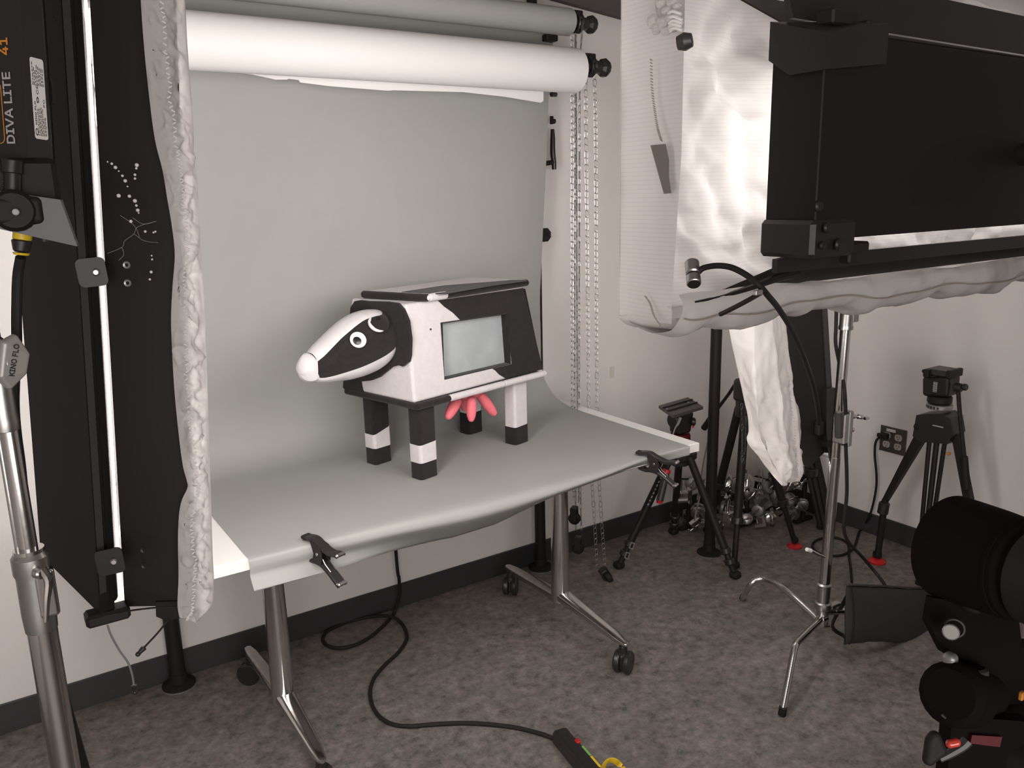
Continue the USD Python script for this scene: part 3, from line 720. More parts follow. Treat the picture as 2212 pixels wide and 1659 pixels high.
# udder
ud = CR.part('udder', lathe([(0, -.050), (.022, -.048), (.045, -.038), (.060, -.020), (.066, 0), (0, 0)], trimesh.transformations.translation_matrix(((0.3069, 0.1000, 0.1795)[0], .105, .2245)), 32), 'pink_foam', label='pink foam udder')
def teat(a, b, r0, r1):
    a, b = np.array(a), np.array(b); k = np.linspace(0, 1, 6); return rhull([a + (b - a) * t_ for t_ in k], [r0, r0 * 1.08, r0 * 1.1, r0 * 1.05, r0 * .95, r1])
for a, b, r0, r1 in (((0.2271, 0.0750, 0.1870), (0.1758, 0.0600, 0.1530), .0165, .0125), ((0.2692, 0.0500, 0.1822), (0.2614, 0.0450, 0.1275), .0155, .011), ((0.3528, 0.0850, 0.1757), (0.3983, 0.0750, 0.1133), .0165, .0125), ((0.3367, 0.1500, 0.1629), (0.3400, 0.1550, 0.1292), .0150, .011)):
    CR.part('teat', teat(a, b, r0, r1), 'pink_foam', under=ud)

# ------------------------------------------------------------------ left lamp: tall panel light seen from behind, black flaps, white diffusion cloth
LZ = 1.45
def L(x, y, z):
    """A point of the left lamp: x, y at the height of its middle; the whole lamp leans a little."""
    return np.array([x + .069 * (z - LZ), y, z])
def wallpanel(pts, z0, z1, slope=None, b=.0):
    """A vertical leaning prism over an outline in plan."""
    lo = [L(x, y, z0 + (slope(x, y) if slope else 0)) for x, y in pts]; hi = [L(x, y, z1) for x, y in pts]
    return hull(lo + hi)
ll = Thing('panel_light', 'tall black panel light on the left with crumpled white cloth over its flap', 'studio light', (.1, 1.2, 1.0))
BZ0, BZ1 = 1.035, 2.26
A_, B_, C_, D_, E_ = (.062, 1.33), (.1175, 1.165), (.141, 1.180), (.1525, 1.192), (.240, 1.132)
ll.part('body', wallpanel([A_, B_, (.137, 1.172), (.1405, 1.215), (.115, 1.35), (.09, 1.36)], BZ0 + .01, BZ1, lambda x, y: -.02 if y < 1.25 else .02), 'black_matte')
ll.part('side_rail', wallpanel([(.1185, 1.1615), (.1275, 1.1655), (.1295, 1.175), (.1195, 1.172)], BZ0 + .02, BZ1), 'dark_grey_metal', label='dark grey edge rail')
ll.part('side_rail', wallpanel([(.1315, 1.166), (.1405, 1.176), (.1435, 1.185), (.1335, 1.176)], BZ0 + .0, BZ1), 'black_satin')
ll.part('bottom_foot', cat(box(L(.128, 1.178, 1.016), (.056, .03, .018), .004)), 'black_metal')
# the lit tube behind the slit
ll.part('light_tube', tube([L(.1492, 1.203, BZ0 + .0), L(.1492, 1.203, BZ1 - .02)], .0021, 10), 'tube_glow', label='bright lamp tube seen through the slit')
door = ll.part('near_flap', hull([L(x, y, z) for (x, y) in (D_, E_, (E_[0] + .001, E_[1] + .003), (D_[0] + .001, D_[1] + .003)) for z in (1.014, BZ1 - .02)]), 'black_metal', label='black barn door flap')
ll.part('flap_lip', hull([L(x, y, z) for (x, y) in ((.188, 1.163), (.238, 1.132), (.24, 1.138), (.19, 1.169)) for z in (1.000, 1.022)] + [L(.200, 1.158, .992)]), 'black_metal', under=door)
for py0, s in ((583, 1), (1212, 1)):
    c = (0.1353, 1.1600, 1.4864) if py0 == 583 else (0.1083, 1.1500, 1.1034)
    h = ll.part('hinge_plate', put(prism(rrect(.034, .036, .007), .003), frame(c, (-.25, -.97, .0), (.97, -.25, .07))), 'black_satin')
    ll.part('hinge_screw', put(lathe([(0, 0), (.0048, 0), (.0048, .002), (.003, .0035), (0, .0035)], None, 16), frame(np.add(c, (.004, -.0045, 0)), (-.25, -.97, 0))), 'steel', under=h)
for q in [(0.1728, 1.1420, 1.4943), (0.1712, 1.1420, 1.4716), (0.1491, 1.1420, 1.1133), (0.1476, 1.1420, 1.0906)]:
    ll.part('rivet', put(cat(lathe([(.0022, .0), (.0042, .0008), (.0048, .0), (.0022, -.0005)], None, 16)), frame(np.add(q, (0, -.0045, 0)), (-.5, -.85, 0))), 'silver_plastic' if q[2] > 1.3 else 'black_satin')
# scuffs and scratches on the flap
for a in ([(0.1659, 1.1400, 1.6201), (0.1703, 1.1400, 1.6179), (0.1739, 1.1400, 1.6135), (0.1771, 1.1400, 1.6091), (0.1806, 1.1400, 1.6035), (0.1831, 1.1400, 1.5974), (0.1849, 1.1400, 1.5906)], [(0.1909, 1.1400, 1.5730), (0.1924, 1.1400, 1.5673), (0.1933, 1.1400, 1.5615), (0.1940, 1.1400, 1.5581)]):
    for k, q in enumerate(a):
        ll.part('paint_fleck', put(trimesh.creation.icosphere(1, .0011 + .0006 * (k % 3)), trimesh.transformations.translation_matrix(np.add(q, (0, -.0050, 0)))), 'scuff_white', under=door)
for q, rr in zip([(0.1986, 1.1400, 1.6163), (0.1976, 1.1400, 1.6124), (0.1951, 1.1400, 1.6046), (0.1946, 1.1400, 1.6001), (0.1735, 1.1400, 1.5796), (0.1857, 1.1400, 1.5788), (0.1914, 1.1400, 1.5730), (0.1837, 1.1400, 1.5481), (0.1990, 1.1400, 1.5349), (0.2087, 1.1400, 1.5333), (0.2111, 1.1400, 1.5343), (0.2032, 1.1400, 1.5043), (0.2032, 1.1400, 1.4996), (0.2003, 1.1400, 1.4838), (0.1976, 1.1400, 1.4745)], (.0026, .0016, .0018, .0016, .0026, .0022, .0026, .0022, .0018, .0014, .0014, .0012, .0014, .0020, .0016)):
    ll.part('paint_fleck', put(trimesh.creation.icosphere(1, rr), trimesh.transformations.translation_matrix(np.add(q, (0, -.0050, 0)))), 'scuff_white', under=door)
for pts in ([(0.1525, 1.1400, 1.5101), (0.1697, 1.1400, 1.5166), (0.1739, 1.1400, 1.5244), (0.1856, 1.1400, 1.5325), (0.1909, 1.1400, 1.5410), (0.2131, 1.1400, 1.5471)], [(0.1856, 1.1400, 1.5325), (0.1966, 1.1400, 1.5234), (0.2128, 1.1400, 1.5202)], [(0.1697, 1.1400, 1.5166), (0.1708, 1.1400, 1.5073), (0.1641, 1.1400, 1.5008)], [(0.1723, 1.1400, 1.5559), (0.1830, 1.1400, 1.5470), (0.1886, 1.1400, 1.5399), (0.1916, 1.1400, 1.5282)], [(0.1863, 1.1400, 1.5526), (0.1979, 1.1400, 1.5442), (0.2136, 1.1400, 1.5471)]):
    ll.part('scratch', tube(np.add(pts, (0, -.0048, 0)), .00022, 4, 4), 'letter_grey', under=door)

# housing of the electronics on its back, with lettering
T0, T1, T2 = (.0255, 1.095), (.0644, 1.045), (.0885, 1.068)
HZ = 1.620
hs = ll.part('housing', hull([L(x, y, z) for (x, y) in (T0, T1, (.0665, 1.0455), T2, (.10, 1.16), (.02, 1.2)) for z in (HZ, BZ1 - .12)]), 'black_satin', label='electronics housing with lettering')
n1 = unit(np.cross(np.array(L(*T1, 1.7)) - L(*T0, 1.7), (.069, 0, 1)));
n1 = n1 if n1[1] < 0 else -n1
n2 = unit(np.cross(np.array(L(*T2, 1.7)) - L(*T1, 1.7), (.069, 0, 1))); n2 = n2 if n2[1] < 0 else -n2
lup = unit((.069, 0, 1))
wt = np.linalg.norm(np.subtract(T1, T0))
def on_face(a, b, n, f, z):
    return L(a[0] + (b[0] - a[0]) * f, a[1] + (b[1] - a[1]) * f, z) + n * .0006
p0 = L(.0539, 1.0585, 1.634) + n1 * .0006
ll.part('lettering', text('DIVA LITE', .0108, frame(p0, n1, lup), True, .0004), 'letter_grey', under=hs, smooth=False, label='grey words along the housing')
ll.part('lettering', text('41', .0108, frame(p0 + lup * .0905, n1, lup), True, .0004), 'orange_paint', under=hs, smooth=False, label='orange number')
ring = rrect(.064, .016, .006).difference(rrect(.0622, .0142, .0052))
ll.part('lettering_frame', prism(ring, .0004, frame(L(.0405, 1.0757, 1.668) + n1 * .0004, n1, lup)), 'orange_paint', under=hs, smooth=False)
lw = np.linalg.norm(np.subtract(T2, T1)); lc = on_face(T1, T2, n2, .58, 1.682)
LFm = frame(lc, n2, lup)
LF2 = LFm
lb = ll.part('spec_label', prism(rrect(.0840, .0190, .003), .0003, LFm), 'label_white', under=hs, smooth=False, label='white specification label')
LFm = LFm @ np.diag((1.18, .56, 1, 1))
ink = [text('KINO FLO', .0032, LFm @ trimesh.transformations.translation_matrix((-.0235, .0095, .0003)), True, .0002), text('CE', .0050, LFm @ trimesh.transformations.translation_matrix((.0035, .001, .0003)), False, .0002),
       text('FC', .0042, LFm @ trimesh.transformations.translation_matrix((-.007, -.0135, .0003)), False, .0002), prism(rrect(.0065, .0065, .003).difference(rrect(.0045, .0045, .002)), .0002, LFm @ trimesh.transformations.translation_matrix((-.0295, .011, .0003))),
       prism(rrect(.0055, .0055, .0027).difference(rrect(.003, .003, .0014)), .0002, LFm @ trimesh.transformations.translation_matrix((-.001, .004, .0003)))]
rg = random.Random(3)
for row in range(7):
    yv = .0060 - row * .0031; x = -.0325
    while x < (-.0085 if row < 5 else -.016):
        w_ = rg.uniform(.001, .0035); ink.append(box((x + w_ / 2, yv, .0004), (w_, .0011, .0002), 0, LFm)); x += w_ + .0007
for row in range(8):
    yv = .0128 - row * .0036; x = .0115
    while x < rg.uniform(.022, .033):
        w_ = rg.uniform(.0012, .0036); ink.append(box((x + w_ / 2, yv, .0004), (w_, .0013, .0002), 0, LFm)); x += w_ + .0009
ll.part('label_print', cat(*ink), 'letter_black', under=hs, smooth=False)
for q in [(0.0993, 1.0980, 1.6344), (0.1085, 1.0980, 1.7485), (0.1252, 1.0980, 1.7721)]:
    ll.part('housing_screw', put(lathe([(0, 0), (.0022, 0), (.0016, .0012), (0, .0012)], None, 12), frame(q, n2)), 'black_rubber', under=hs)
ll.part('housing_clip', tube([(0.1113, 1.0850, 1.7096), (0.1127, 1.0850, 1.7023), (0.1118, 1.0850, 1.6851), (0.1094, 1.0850, 1.6806)], .0022, 8, 4), 'black_satin', under=hs)

# yoke and mount below the housing
yk = ll.part('mount_bracket', cat(box(L(.055, 1.075, 1.585), (.075, .06, .07), .006)), 'black_matte')
ll.part('bracket_plate', cat(prism([(-.03, .03), (.035, .018), (.045, -.032), (-.028, -.01)], .02, frame((0.0675, 1.0450, 1.5573), (-.2, -.97, 0), (1, -.2, 0)))), 'dark_grey_metal', under=yk, label='grey mounting plate')
ll.part('mount_hub', cat(cyl((0.0534, 1.0200, 1.5652), (0.0567, 1.0500, 1.5650), .022, ch=.004), rbox((0.0581, 1.0300, 1.5650), (.05, .02, .032), .008)), 'black_matte', under=yk)
ll.part('hub_bolt', cyl((0.0544, 1.0120, 1.5637), (0.0549, 1.0200, 1.5637), .0034, ch=.001), 'letter_grey', under=yk)
ll.part('mount_post', cat(cyl((0.0604, 1.0400, 1.6177), (0.0546, 1.0400, 1.5724), .0085), cyl((0.0600, 1.0400, 1.6177), (0.0580, 1.0400, 1.6035), .0105, ch=.001)), 'black_satin', under=yk)
ll.part('mount_rack', cat(*[box(np.add((0.0519, 1.0500, 1.5957), (0, 0, -.0042 * k)), (.010, .012, .0024), .0005) for k in range(5)] + [hull([(0.0501, 1.0550, 1.6208), (0.0569, 1.0550, 1.6208), (0.0538, 1.0550, 1.5798), (0.0507, 1.0550, 1.5823), (0.0510, 1.0750, 1.6218), (0.0580, 1.0750, 1.6218), (0.0548, 1.0750, 1.5800), (0.0517, 1.0750, 1.5825)])]), 'black_metal', under=yk)
ll.part('mount_rod', tube([(0.0859, 1.0750, 1.5819), (0.0846, 1.0750, 1.5616), (0.0822, 1.0750, 1.5299)], [.0055, .005, .0035], 8), 'dark_grey_metal', under=yk)
ll.part('red_grip', rbox((0.0434, 1.0350, 1.5669), (.018, .02, .026), .006), 'dark_red', under=yk)
pl = ll.part('power_plug', cat(cyl((0.0604, 1.0900, 1.5330), (0.0579, 1.0900, 1.5187), .0105, .0085, ch=.002)), 'black_plastic')
ll.part('yellow_sleeve', cyl((0.0637, 1.0900, 1.5473), (0.0607, 1.0900, 1.5325), .0098, ch=.0008), 'yellow_plastic', under=pl, label='yellow connector sleeve')
ll.part('yellow_ring', cyl((0.0579, 1.0900, 1.5181), (0.0575, 1.0900, 1.5156), .0088, .0075), 'yellow_plastic', under=pl)

# white cloth: wraps the flap edge, crosses the front, tucks in on the far side
pin = [(0.2304, 1.1340, 1.8713), (0.2258, 1.1340, 1.8093), (0.2234, 1.1340, 1.7566), (0.2226, 1.1340, 1.7029), (0.2234, 1.1340, 1.6480), (0.2283, 1.1340, 1.6087), (0.2300, 1.1340, 1.5744), (0.2318, 1.1340, 1.5395), (0.2313, 1.1340, 1.5041), (0.2239, 1.1340, 1.4627), (0.2176, 1.1340, 1.4208), (0.2139, 1.1340, 1.3718), (0.2114, 1.1340, 1.3219), (0.2105, 1.1340, 1.2707), (0.2109, 1.1340, 1.2248), (0.2138, 1.1340, 1.2010), (0.2133, 1.1340, 1.1910), (0.2035, 1.1340, 1.1731), (0.1972, 1.1340, 1.1476), (0.1922, 1.1340, 1.1080), (0.1885, 1.1340, 1.0676), (0.1828, 1.1340, 1.0272), (0.1831, 1.1340, 1.0072)]
pout = [(0.2812, 1.1400, 1.8794), (0.2787, 1.1400, 1.8158), (0.2757, 1.1400, 1.7614), (0.2743, 1.1400, 1.7116), (0.2730, 1.1400, 1.6721), (0.2698, 1.1400, 1.6262), (0.2696, 1.1400, 1.5913), (0.2688, 1.1400, 1.5558), (0.2657, 1.1400, 1.5200), (0.2642, 1.1400, 1.4836), (0.2634, 1.1400, 1.4467), (0.2601, 1.1400, 1.3969), (0.2566, 1.1400, 1.3462), (0.2532, 1.1400, 1.2947), (0.2497, 1.1400, 1.2489), (0.2469, 1.1400, 1.2091), (0.2448, 1.1400, 1.1823), (0.2426, 1.1400, 1.1484), (0.2397, 1.1400, 1.1142), (0.2368, 1.1400, 1.0726), (0.2345, 1.1400, 1.0374), (0.2279, 1.1400, 1.0047), (0.2077, 1.1400, 0.9894)]
zz = np.linspace(0, 1, 400)
pin = spline(pin, 6); pout = spline(pout, 6)
pin = np.stack([np.interp(zz, np.linspace(0, 1, len(pin)), pin[:, k]) for k in range(3)], 1); pout = np.stack([np.interp(zz, np.linspace(0, 1, len(pout)), pout[:, k]) for k in range(3)], 1)
rows = []
for k in range(400):
    a, b = pin[k] + (-.002, -.008, 0), pout[k]
    mid = [a + (b - a) * f + np.array([0, -.016 * math.sin(f * math.pi) ** .8, 0]) for f in np.linspace(0, 1, 34)]
    far = np.array([b[0] - .055, 1.565, b[2] + .0]); fr = [b + (far - b) * f + np.array([.030 * math.sin(f * math.pi), 0, 0]) for f in np.linspace(0, 1, 13)[1:]]
    rows.append(mid + fr)
P = np.array(rows); lip = P[:, :34]
fade = np.clip(np.minimum(np.arange(34) / 5, (33 - np.arange(34)) / 7), 0, 1)[None].repeat(400, 0)
lipd = rumple(lip, .0050, 16, 3, (1.0, 1, .7), True, fade); lipd = crumple(lipd, .0140, 22, 9, 7, fade); lipd = crumple(lipd, .0100, 50, 19, 6, fade); lipd = crumple(lipd, .0040, 105, 29, 6, fade)
P[:, :34] = lipd
P[:, 34:] = rumple(P[:, 33:], .004, 14, 5)[:, 1:]
cl = ll.part('diffusion_cloth', grid(P), 'diffusion_cloth', smooth=True, label='crumpled white diffusion cloth')
ht = []
for k in range(0, 400, 2):
    ht.append(lipd[k, int(34 * (.42 + .04 * math.sin(k * .02) - .10 * (k / 400)))] + np.array([0, -.0012, 0]))
ll.part('stitched_seam', cat(*[tube([q + (-.002, .0, .0012 * (-1) ** i), q + (.0022, 0, -.0012 * (-1) ** i)], .0010, 4) for i, q in enumerate(ht)]), 'label_white', under=cl, smooth=False, kind='stuff')
bt_ = [pin[-1] + (pout[-1] - pin[-1]) * f for f in np.linspace(0, 1, 15)]
rows = [[q + np.array([0.004 * k, .018 * k, -.006 * math.sin(k * 1.1) - .004 * k]) for q in P[-1, :34]] for k in range(0, 5)]
ll.part('cloth_hem', grid(rumple(rows, .002, 60, 2)), 'diffusion_cloth', under=cl, smooth=True)

# hanging elastic cords below it
def cord(pts, r, label, bead=True):
    t = Thing('elastic_cord', label, 'cord', pts[-1]); t.part('cord', tube(pts, r, 8, 6), 'silver_plastic' if 'grey' in label else 'black_rubber')
    d = unit(np.subtract(pts[-1], pts[-2]))
    t.part('cord_stop', cat(cyl(pts[-1], np.add(pts[-1], d * .010), .0042, .003, ch=.001), trimesh.creation.icosphere(2, .0036).apply_translation(np.add(pts[-1], d * .012))), 'black_plastic')
cord([(0.0989, 1.2100, 0.9849), (0.1016, 1.2100, 0.9679), (0.1094, 1.2100, 0.9409), (0.1183, 1.2100, 0.9175), (0.1214, 1.2100, 0.8952), (0.1215, 1.2100, 0.8800)], .0015, 'thin grey elastic cord hanging below the left lamp')
cord([(0.1734, 1.1600, 0.9931), (0.1553, 1.1600, 0.9759), (0.1365, 1.1600, 0.9607)], .0014, 'short black elastic cord below the white cloth of the left lamp')
ll.part('tie_cord', tube([(0.0905, 1.1350, 1.0354), (0.1101, 1.1350, 1.0331), (0.1273, 1.1350, 1.0318), (0.1592, 1.1350, 1.0258), (0.1810, 1.1350, 1.0195)], .0013, 6, 4), 'black_rubber')

# left stand
SX, SY, SQ = .0175, 1.085, .76
ls = Thing('light_stand', 'chrome light stand at the left edge of the photo with a lever clamp', 'light stand', (SX, SY, 0))
ls.part('lower_tube', cyl((SX + .002, SY, .10), (SX, SY, 1.17), .0168, n=28), 'chrome')
ls.part('upper_tube', cyl((SX, SY, 1.16), (SX, SY, 1.34), .0135 * SQ, n=28), 'chrome')
cf = ls.part('clamp_collar', lathe([(r_ * SQ, z_) for r_, z_ in [(.0168, 1.062), (.0235, 1.064), (.0250, 1.085), (.0245, 1.135), (.0270, 1.140), (.0270, 1.160), (.0215, 1.166), (.0135, 1.168)]], trimesh.transformations.translation_matrix((SX, SY, 0)), 28), 'steel')
ls.part('clamp_body', rbox((SX + .011, SY - .012, 1.115), (.022, .018, .062), .005), 'chrome', under=cf)
ls.part('clamp_lever', tube([(SX + .009, SY - .024, 1.150), (SX + .014, SY - .027, 1.135), (SX + .009, SY - .029, 1.110), (SX + .005, SY - .029, 1.085)], [.006, .005, .0038, .003], 8, 4), 'chrome', under=cf)
ls.part('clamp_bolt', cyl((SX + .003, SY - .018, 1.145), (SX + .009, SY - .029, 1.145), .0065, ch=.002), 'chrome', under=cf)
ls.part('tie_rod', cyl((SX - .0135, SY + .003, .2), (SX - .0105, SY + .003, 1.335), .003), 'chrome')
ls.part('top_sleeve', lathe([(r_ * SQ, z_) for r_, z_ in [(.0155, 1.317), (.0185, 1.318), (.0195, 1.328), (.0185, 1.336), (.0182, 1.375), (.0145, 1.398), (.0150, 1.424), (.0125, 1.426), (.0125, 1.432), (.009, 1.434), (.009, 1.46), (0, 1.46)]], trimesh.transformations.translation_matrix((SX - .002, SY, 0)), 28), 'steel')
ls.part('spigot', cat(cyl((SX - .002, SY, 1.45), (SX + .004, SY - .01, 1.60), .008)), 'black_metal')
for k, a in enumerate((2.0, 3.9, 5.4)):
    d = np.array([math.cos(a), math.sin(a), 0]); b = np.array([SX, SY, 0])
    ls.part('leg', tube([b + d * .015 + (0, 0, .22), b + d * .25 + (0, 0, .12), b + d * .52 + (0, 0, .013)], .0115, 12, 5), 'chrome')
hp = (0.0318, 1.0300, 1.4044)
th_ = Thing('tightening_handle', 'cast metal wing knob beside the left lamp with raised lettering', 'knob', hp)
HF = frame(hp, (.42, -.9, .0), (.28, .13, .95))
th_.part('wing', put(rhull([(-.032, -.001, -.004), (.032, .003, -.004), (-.020, .012, .0), (.022, .014, .0), (-.012, -.012, .0), (.012, -.012, .0), (-.024, .008, -.008), (.026, .008, -.008)], .0055), HF @ np.diag((.80, .85, .9, 1))), 'cast_metal')
th_.part('shaft', cyl(np.add(hp, (-.012, .0, 0)), np.add(hp, (-.034, .002, .0)), .0048), 'black_metal'); th_.part('boss', cyl(np.add(hp, (-.006, .0, 0)), np.add(hp, (-.016, .0, 0)), .009, .006), 'steel')
th_.part('lettering', text('KINO FLO', .0054, HF @ trimesh.transformations.translation_matrix((-.0160, .0002, .0052)), True, .0006), 'letter_black', smooth=False, label='lettering along the knob')
single('power_cable', tube([(0.0572, 1.1000, 1.5125)] + [(0.0514, 1.1100, 1.4890), (0.0446, 1.1100, 1.4465), (0.0387, 1.1100, 1.4033), (0.0324, 1.1100, 1.3708), (0.0274, 1.1100, 1.3378), (0.0251, 1.1100, 1.3040), (0.0242, 1.1100, 1.2694), (0.0224, 1.1100, 1.2345), (0.0205, 1.1100, 1.1992), (0.0186, 1.1100, 1.1633)] + [(.03, 1.15, .95), (.05, 1.2, .6), (.0, 1.25, .2), (-.1, 1.3, .008), (-.3, 1.3, .008)], .0056, 10, 5), 'black_rubber', 'thick black cable hanging beside the left lamp from its yellow plug', 'cable')

# ------------------------------------------------------------------ right lamp: wide panel light seen from behind, white cloth bag over its flaps
rl = Thing('panel_light', 'wide black panel light at the upper right, glowing white cloth over its front', 'studio light', (1.55, .8, 1.45))
BY = .76; X0, X1 = 1.036, 2.26
zb0, zb1 = 1.478, 1.794
rl.part('body', box(((X0 + X1) / 2, BY + .045, (zb0 + zb1) / 2 + .002), (X1 - X0, .09, zb1 - zb0 - .03), .002), 'black_matte')
pb = rl.part('end_bracket', cat(box((X0 + .040, BY + .042, 1.4965), (.105, .098, .055), .006)), 'black_satin')
rl.part('end_bracket', hull([(X0 - .011, BY + .088, 1.753), (X0 - .011, BY + .088, 1.806), (X0 - .011, BY - .01, 1.728), (X0 - .011, BY - .01, 1.775), (X0 + .02, BY - .01, 1.782), (X0 + .13, BY - .01, 1.800), (X0 + .13, BY - .01, 1.744), (X0 - .011, BY + .05, 1.728), (X0 - .011, BY + .05, 1.775), (X0 + .13, BY + .05, 1.800), (X0 + .13, BY + .05, 1.744)]), 'black_satin')
for q, rr in zip([(1.0394, 0.7570, 1.5434), (1.0478, 0.7570, 1.5129), (1.0395, 0.7570, 1.4880), (1.0777, 0.7570, 1.4874)], (.0085, .008, .006, .009)):
    rl.part('bolt', lathe([(0, 0), (rr, 0), (rr, .002), (rr * .7, .0045), (0, .005)], frame(np.add(q, (0, -.008 if q[2] < 1.53 else .002, 0)), (0, -1, 0)), 20), 'black_satin', under=pb)
for xa, w_ in ((1.16, .045),):
    rl.part('hinge', cat(box((xa, BY + .02, 1.478), (w_, .03, .018), .003), box((xa + .005, BY + .03, 1.463), (.022, .02, .022), .003)), 'black_metal')
    rl.part('hinge', cat(box((xa, BY + .02, 1.796), (w_, .03, .018), .003), box((xa - .06, BY + .03, 1.806), (.06, .03, .022), .003)), 'black_metal')
lo_ = [(X0 + .03, .865, 1.448), (X1, .865, 1.448), (X1, .925, 1.395), (X0 + .03, .925, 1.395)]
def plate(pts, th):
    p = np.asarray(pts, float); n = unit(np.cross(p[1] - p[0], p[3] - p[0])); return hull(np.vstack([p, p + n * th]))
fl = rl.part('lower_flap', plate([(1.06, .835, 1.452), (X1, .835, 1.452), (X1, .95, 1.402), (1.05, .95, 1.402)], .0025), 'black_metal', label='black lower barn door')
rl.part('flap_bar', cat(hull([(1.04, .826, 1.443), (1.04, .826, 1.464), (1.06, .826, 1.466), (X1, .826, 1.466), (X1, .826, 1.441), (1.04, .836, 1.443), (1.04, .836, 1.464), (1.06, .836, 1.466), (X1, .836, 1.466), (X1, .836, 1.441)])), 'black_satin', under=fl)
rl.part('flap_rod', tube([(0.8687, 0.8320, 1.4131), (0.9262, 0.8320, 1.4168), (0.9866, 0.8320, 1.4243), (1.0499, 0.8320, 1.4350), (1.0942, 0.8320, 1.4391)], [.0016, .0028, .0046, .007, .008], 8, 4), 'black_satin', under=fl)
fu = rl.part('upper_flap', plate([(1.06, .852, 1.806), (X1, .852, 1.806), (X1, .95, 1.866), (1.05, .95, 1.866)], .0025), 'black_metal', label='black upper barn door')
rl.part('flap_bar', hull([(1.06, .835, 1.812), (X1, .835, 1.806), (X1, .835, 1.872), (1.03, .835, 1.88), (1.06, .845, 1.812), (X1, .845, 1.806), (X1, .845, 1.872), (1.03, .845, 1.88)]), 'black_satin', under=fu)
rl.part('lamp_face', box(((X0 + X1) / 2, BY + .0925, 1.635), (X1 - X0 - .04, .004, .25), .001), 'label_white', label='white lamp panel')
rl.part('support_arm', cat(cyl((1.62, .66, 1.62), (1.62, .765, 1.62), .02), cyl((1.62, .66, .9), (1.62, .66, 1.66), .0165)), 'black_metal')

# the cloth bag
xs0, xs1 = .842, 2.30
fy, ny = .963, .838
nx = 110
xs = xs0 + (xs1 - xs0) * np.linspace(0, 1, nx) ** 1.25
zt_, zb_ = 1.925, 1.382
wob = lambda x, k: .006 * np.sin(17 * x + k) + .004 * np.sin(41 * x + 2.1 * k)
front = np.array([[(x, fy + .004 * math.sin(3 * x), z) for z in np.linspace(zt_, zb_, 90)] for x in xs])
fd = np.clip(np.minimum(np.arange(90), 89 - np.arange(90)) / 7, 0, 1)[None] * np.clip(np.arange(nx) / 6, 0, 1)[:, None]
shear = front.copy(); front = crumple(front, .036, 10, 21, 6, fd, (.9, 0, .7)); front = crumple(front, .018, 22, 22, 6, fd); front = crumple(front, .002, 50, 23, 6, fd)
bag = rl.part('diffusion_front', grid(front), 'ripstop_cloth', smooth=True, label='lit white rip-stop cloth seen from inside')
bprof = [(fy, zb_), (.952, 1.368), (.930, 1.358), (.902, 1.354), (.874, 1.355), (.850, 1.362), (.834, 1.378), (.826, 1.395), (.828, 1.412), (.836, 1.424)]
bp = spline([(0, y, z) for y, z in bprof], 3)[:, 1:]
bot_ = np.array([[(x, y + wob(x, 1.3) * .4 * min(1, j / 8), z + (wob(x, .4) + .003 * math.sin(70 * x)) * math.sin(min(1, j / (len(bp) - 1)) * math.pi) ** .5 - .004 * math.sin(5 * x)) for j, (y, z) in enumerate(bp)] for x in xs])
fb = np.clip(np.arange(len(bp)) / 4, 0, 1)[None].repeat(nx, 0)
bot_ = crumple(bot_, .010, 12, 31, 8, fb, (.3, 0, .5)); bot_ = crumple(bot_, .004, 34, 32, 7, fb)
rl.part('cloth_bottom', grid(bot_), 'shaded_cloth', smooth=True, under=bag, label='gathered bottom of the cloth')
hm = bot_[:, int(len(bp) * .70)] + (0, -.002, 0)
hm = np.stack([np.convolve(np.pad(hm[:, k], 3, 'edge'), np.ones(7) / 7, 'valid') for k in range(3)], 1) + (0, -.003, 0)
rl.part('stitched_seam', tube(hm, .0011, 6), 'tape_brown', under=bag, label='dark seam along the bottom')
tprof = spline([(0, fy, zt_), (0, .95, 1.945), (0, .90, 1.955), (0, .85, 1.945), (0, .83, 1.92)], 3)[:, 1:]
rl.part('cloth_top', grid([[(x, y, z + wob(x, 2)) for y, z in tprof] for x in xs]), 'diffusion_cloth', smooth=True, under=bag)
# left side panel of the bag: from the front corner to the near hem, bulging at the bottom corner
nz = 64; zs = np.linspace(zt_ + .01, zb_, nz); rows = []
for z in zs:
    f = np.clip((z - 1.42) / .2, 0, 1)
    rows.append([(xs0 - .004 * math.sin(t * math.pi) + (.0 if t < 1 else 0), fy + (ny + .012 * (1 - f) - fy) * t, z - .0 * t) for t in np.linspace(0, 1, 25)])
sd = np.array(rows); fdd = np.clip(np.minimum(np.arange(25), 24 - np.arange(25)) / 4, 0, 1)[None].repeat(nz, 0)
sd = crumple(sd, .0060, 9, 41, 6, fdd, (0, .5, .8))
sp = rl.part('side_panel', grid(sd), 'ripstop_cloth', smooth=True, under=bag, label='translucent cloth side')
# bottom corner pouch of gathered cloth
rows = []
for k, t in enumerate(np.linspace(0, 1, 40)):
    a0 = np.array([xs0, fy + (ny + .012 - fy) * t, zb_ + .028 * t])
    a1 = np.array([xs0 + .05 + .05 * t, fy - .012 - .095 * t, zb_ - .010 + .016 * t])
    rows.append([a0 + (a1 - a0) * s_ + np.array([-.006, 0, -.030 * (.4 + .6 * t)]) * math.sin(s_ * math.pi) ** .8 for s_ in np.linspace(0, 1, 36)])
rl.part('corner_pouch', grid(crumple(rows, .007, 22, 51, 8)), 'shaded_cloth', smooth=True, under=bag, label='gathered cloth corner')
sm = [(0.8380, 0.8937, 1.4190), (0.8380, 0.8837, 1.4096), (0.8380, 0.8755, 1.3933), (0.8380, 0.8607, 1.3786)]
rl.part('stitched_seam', cat(*[tube([q + (-.001, .002, .001), q + (-.001, -.0025, -.001)], .0009, 4) for q in spline(np.add(sm, (-.006, 0, 0)), 7)]), 'tape_brown', under=bag, smooth=False, kind='stuff')
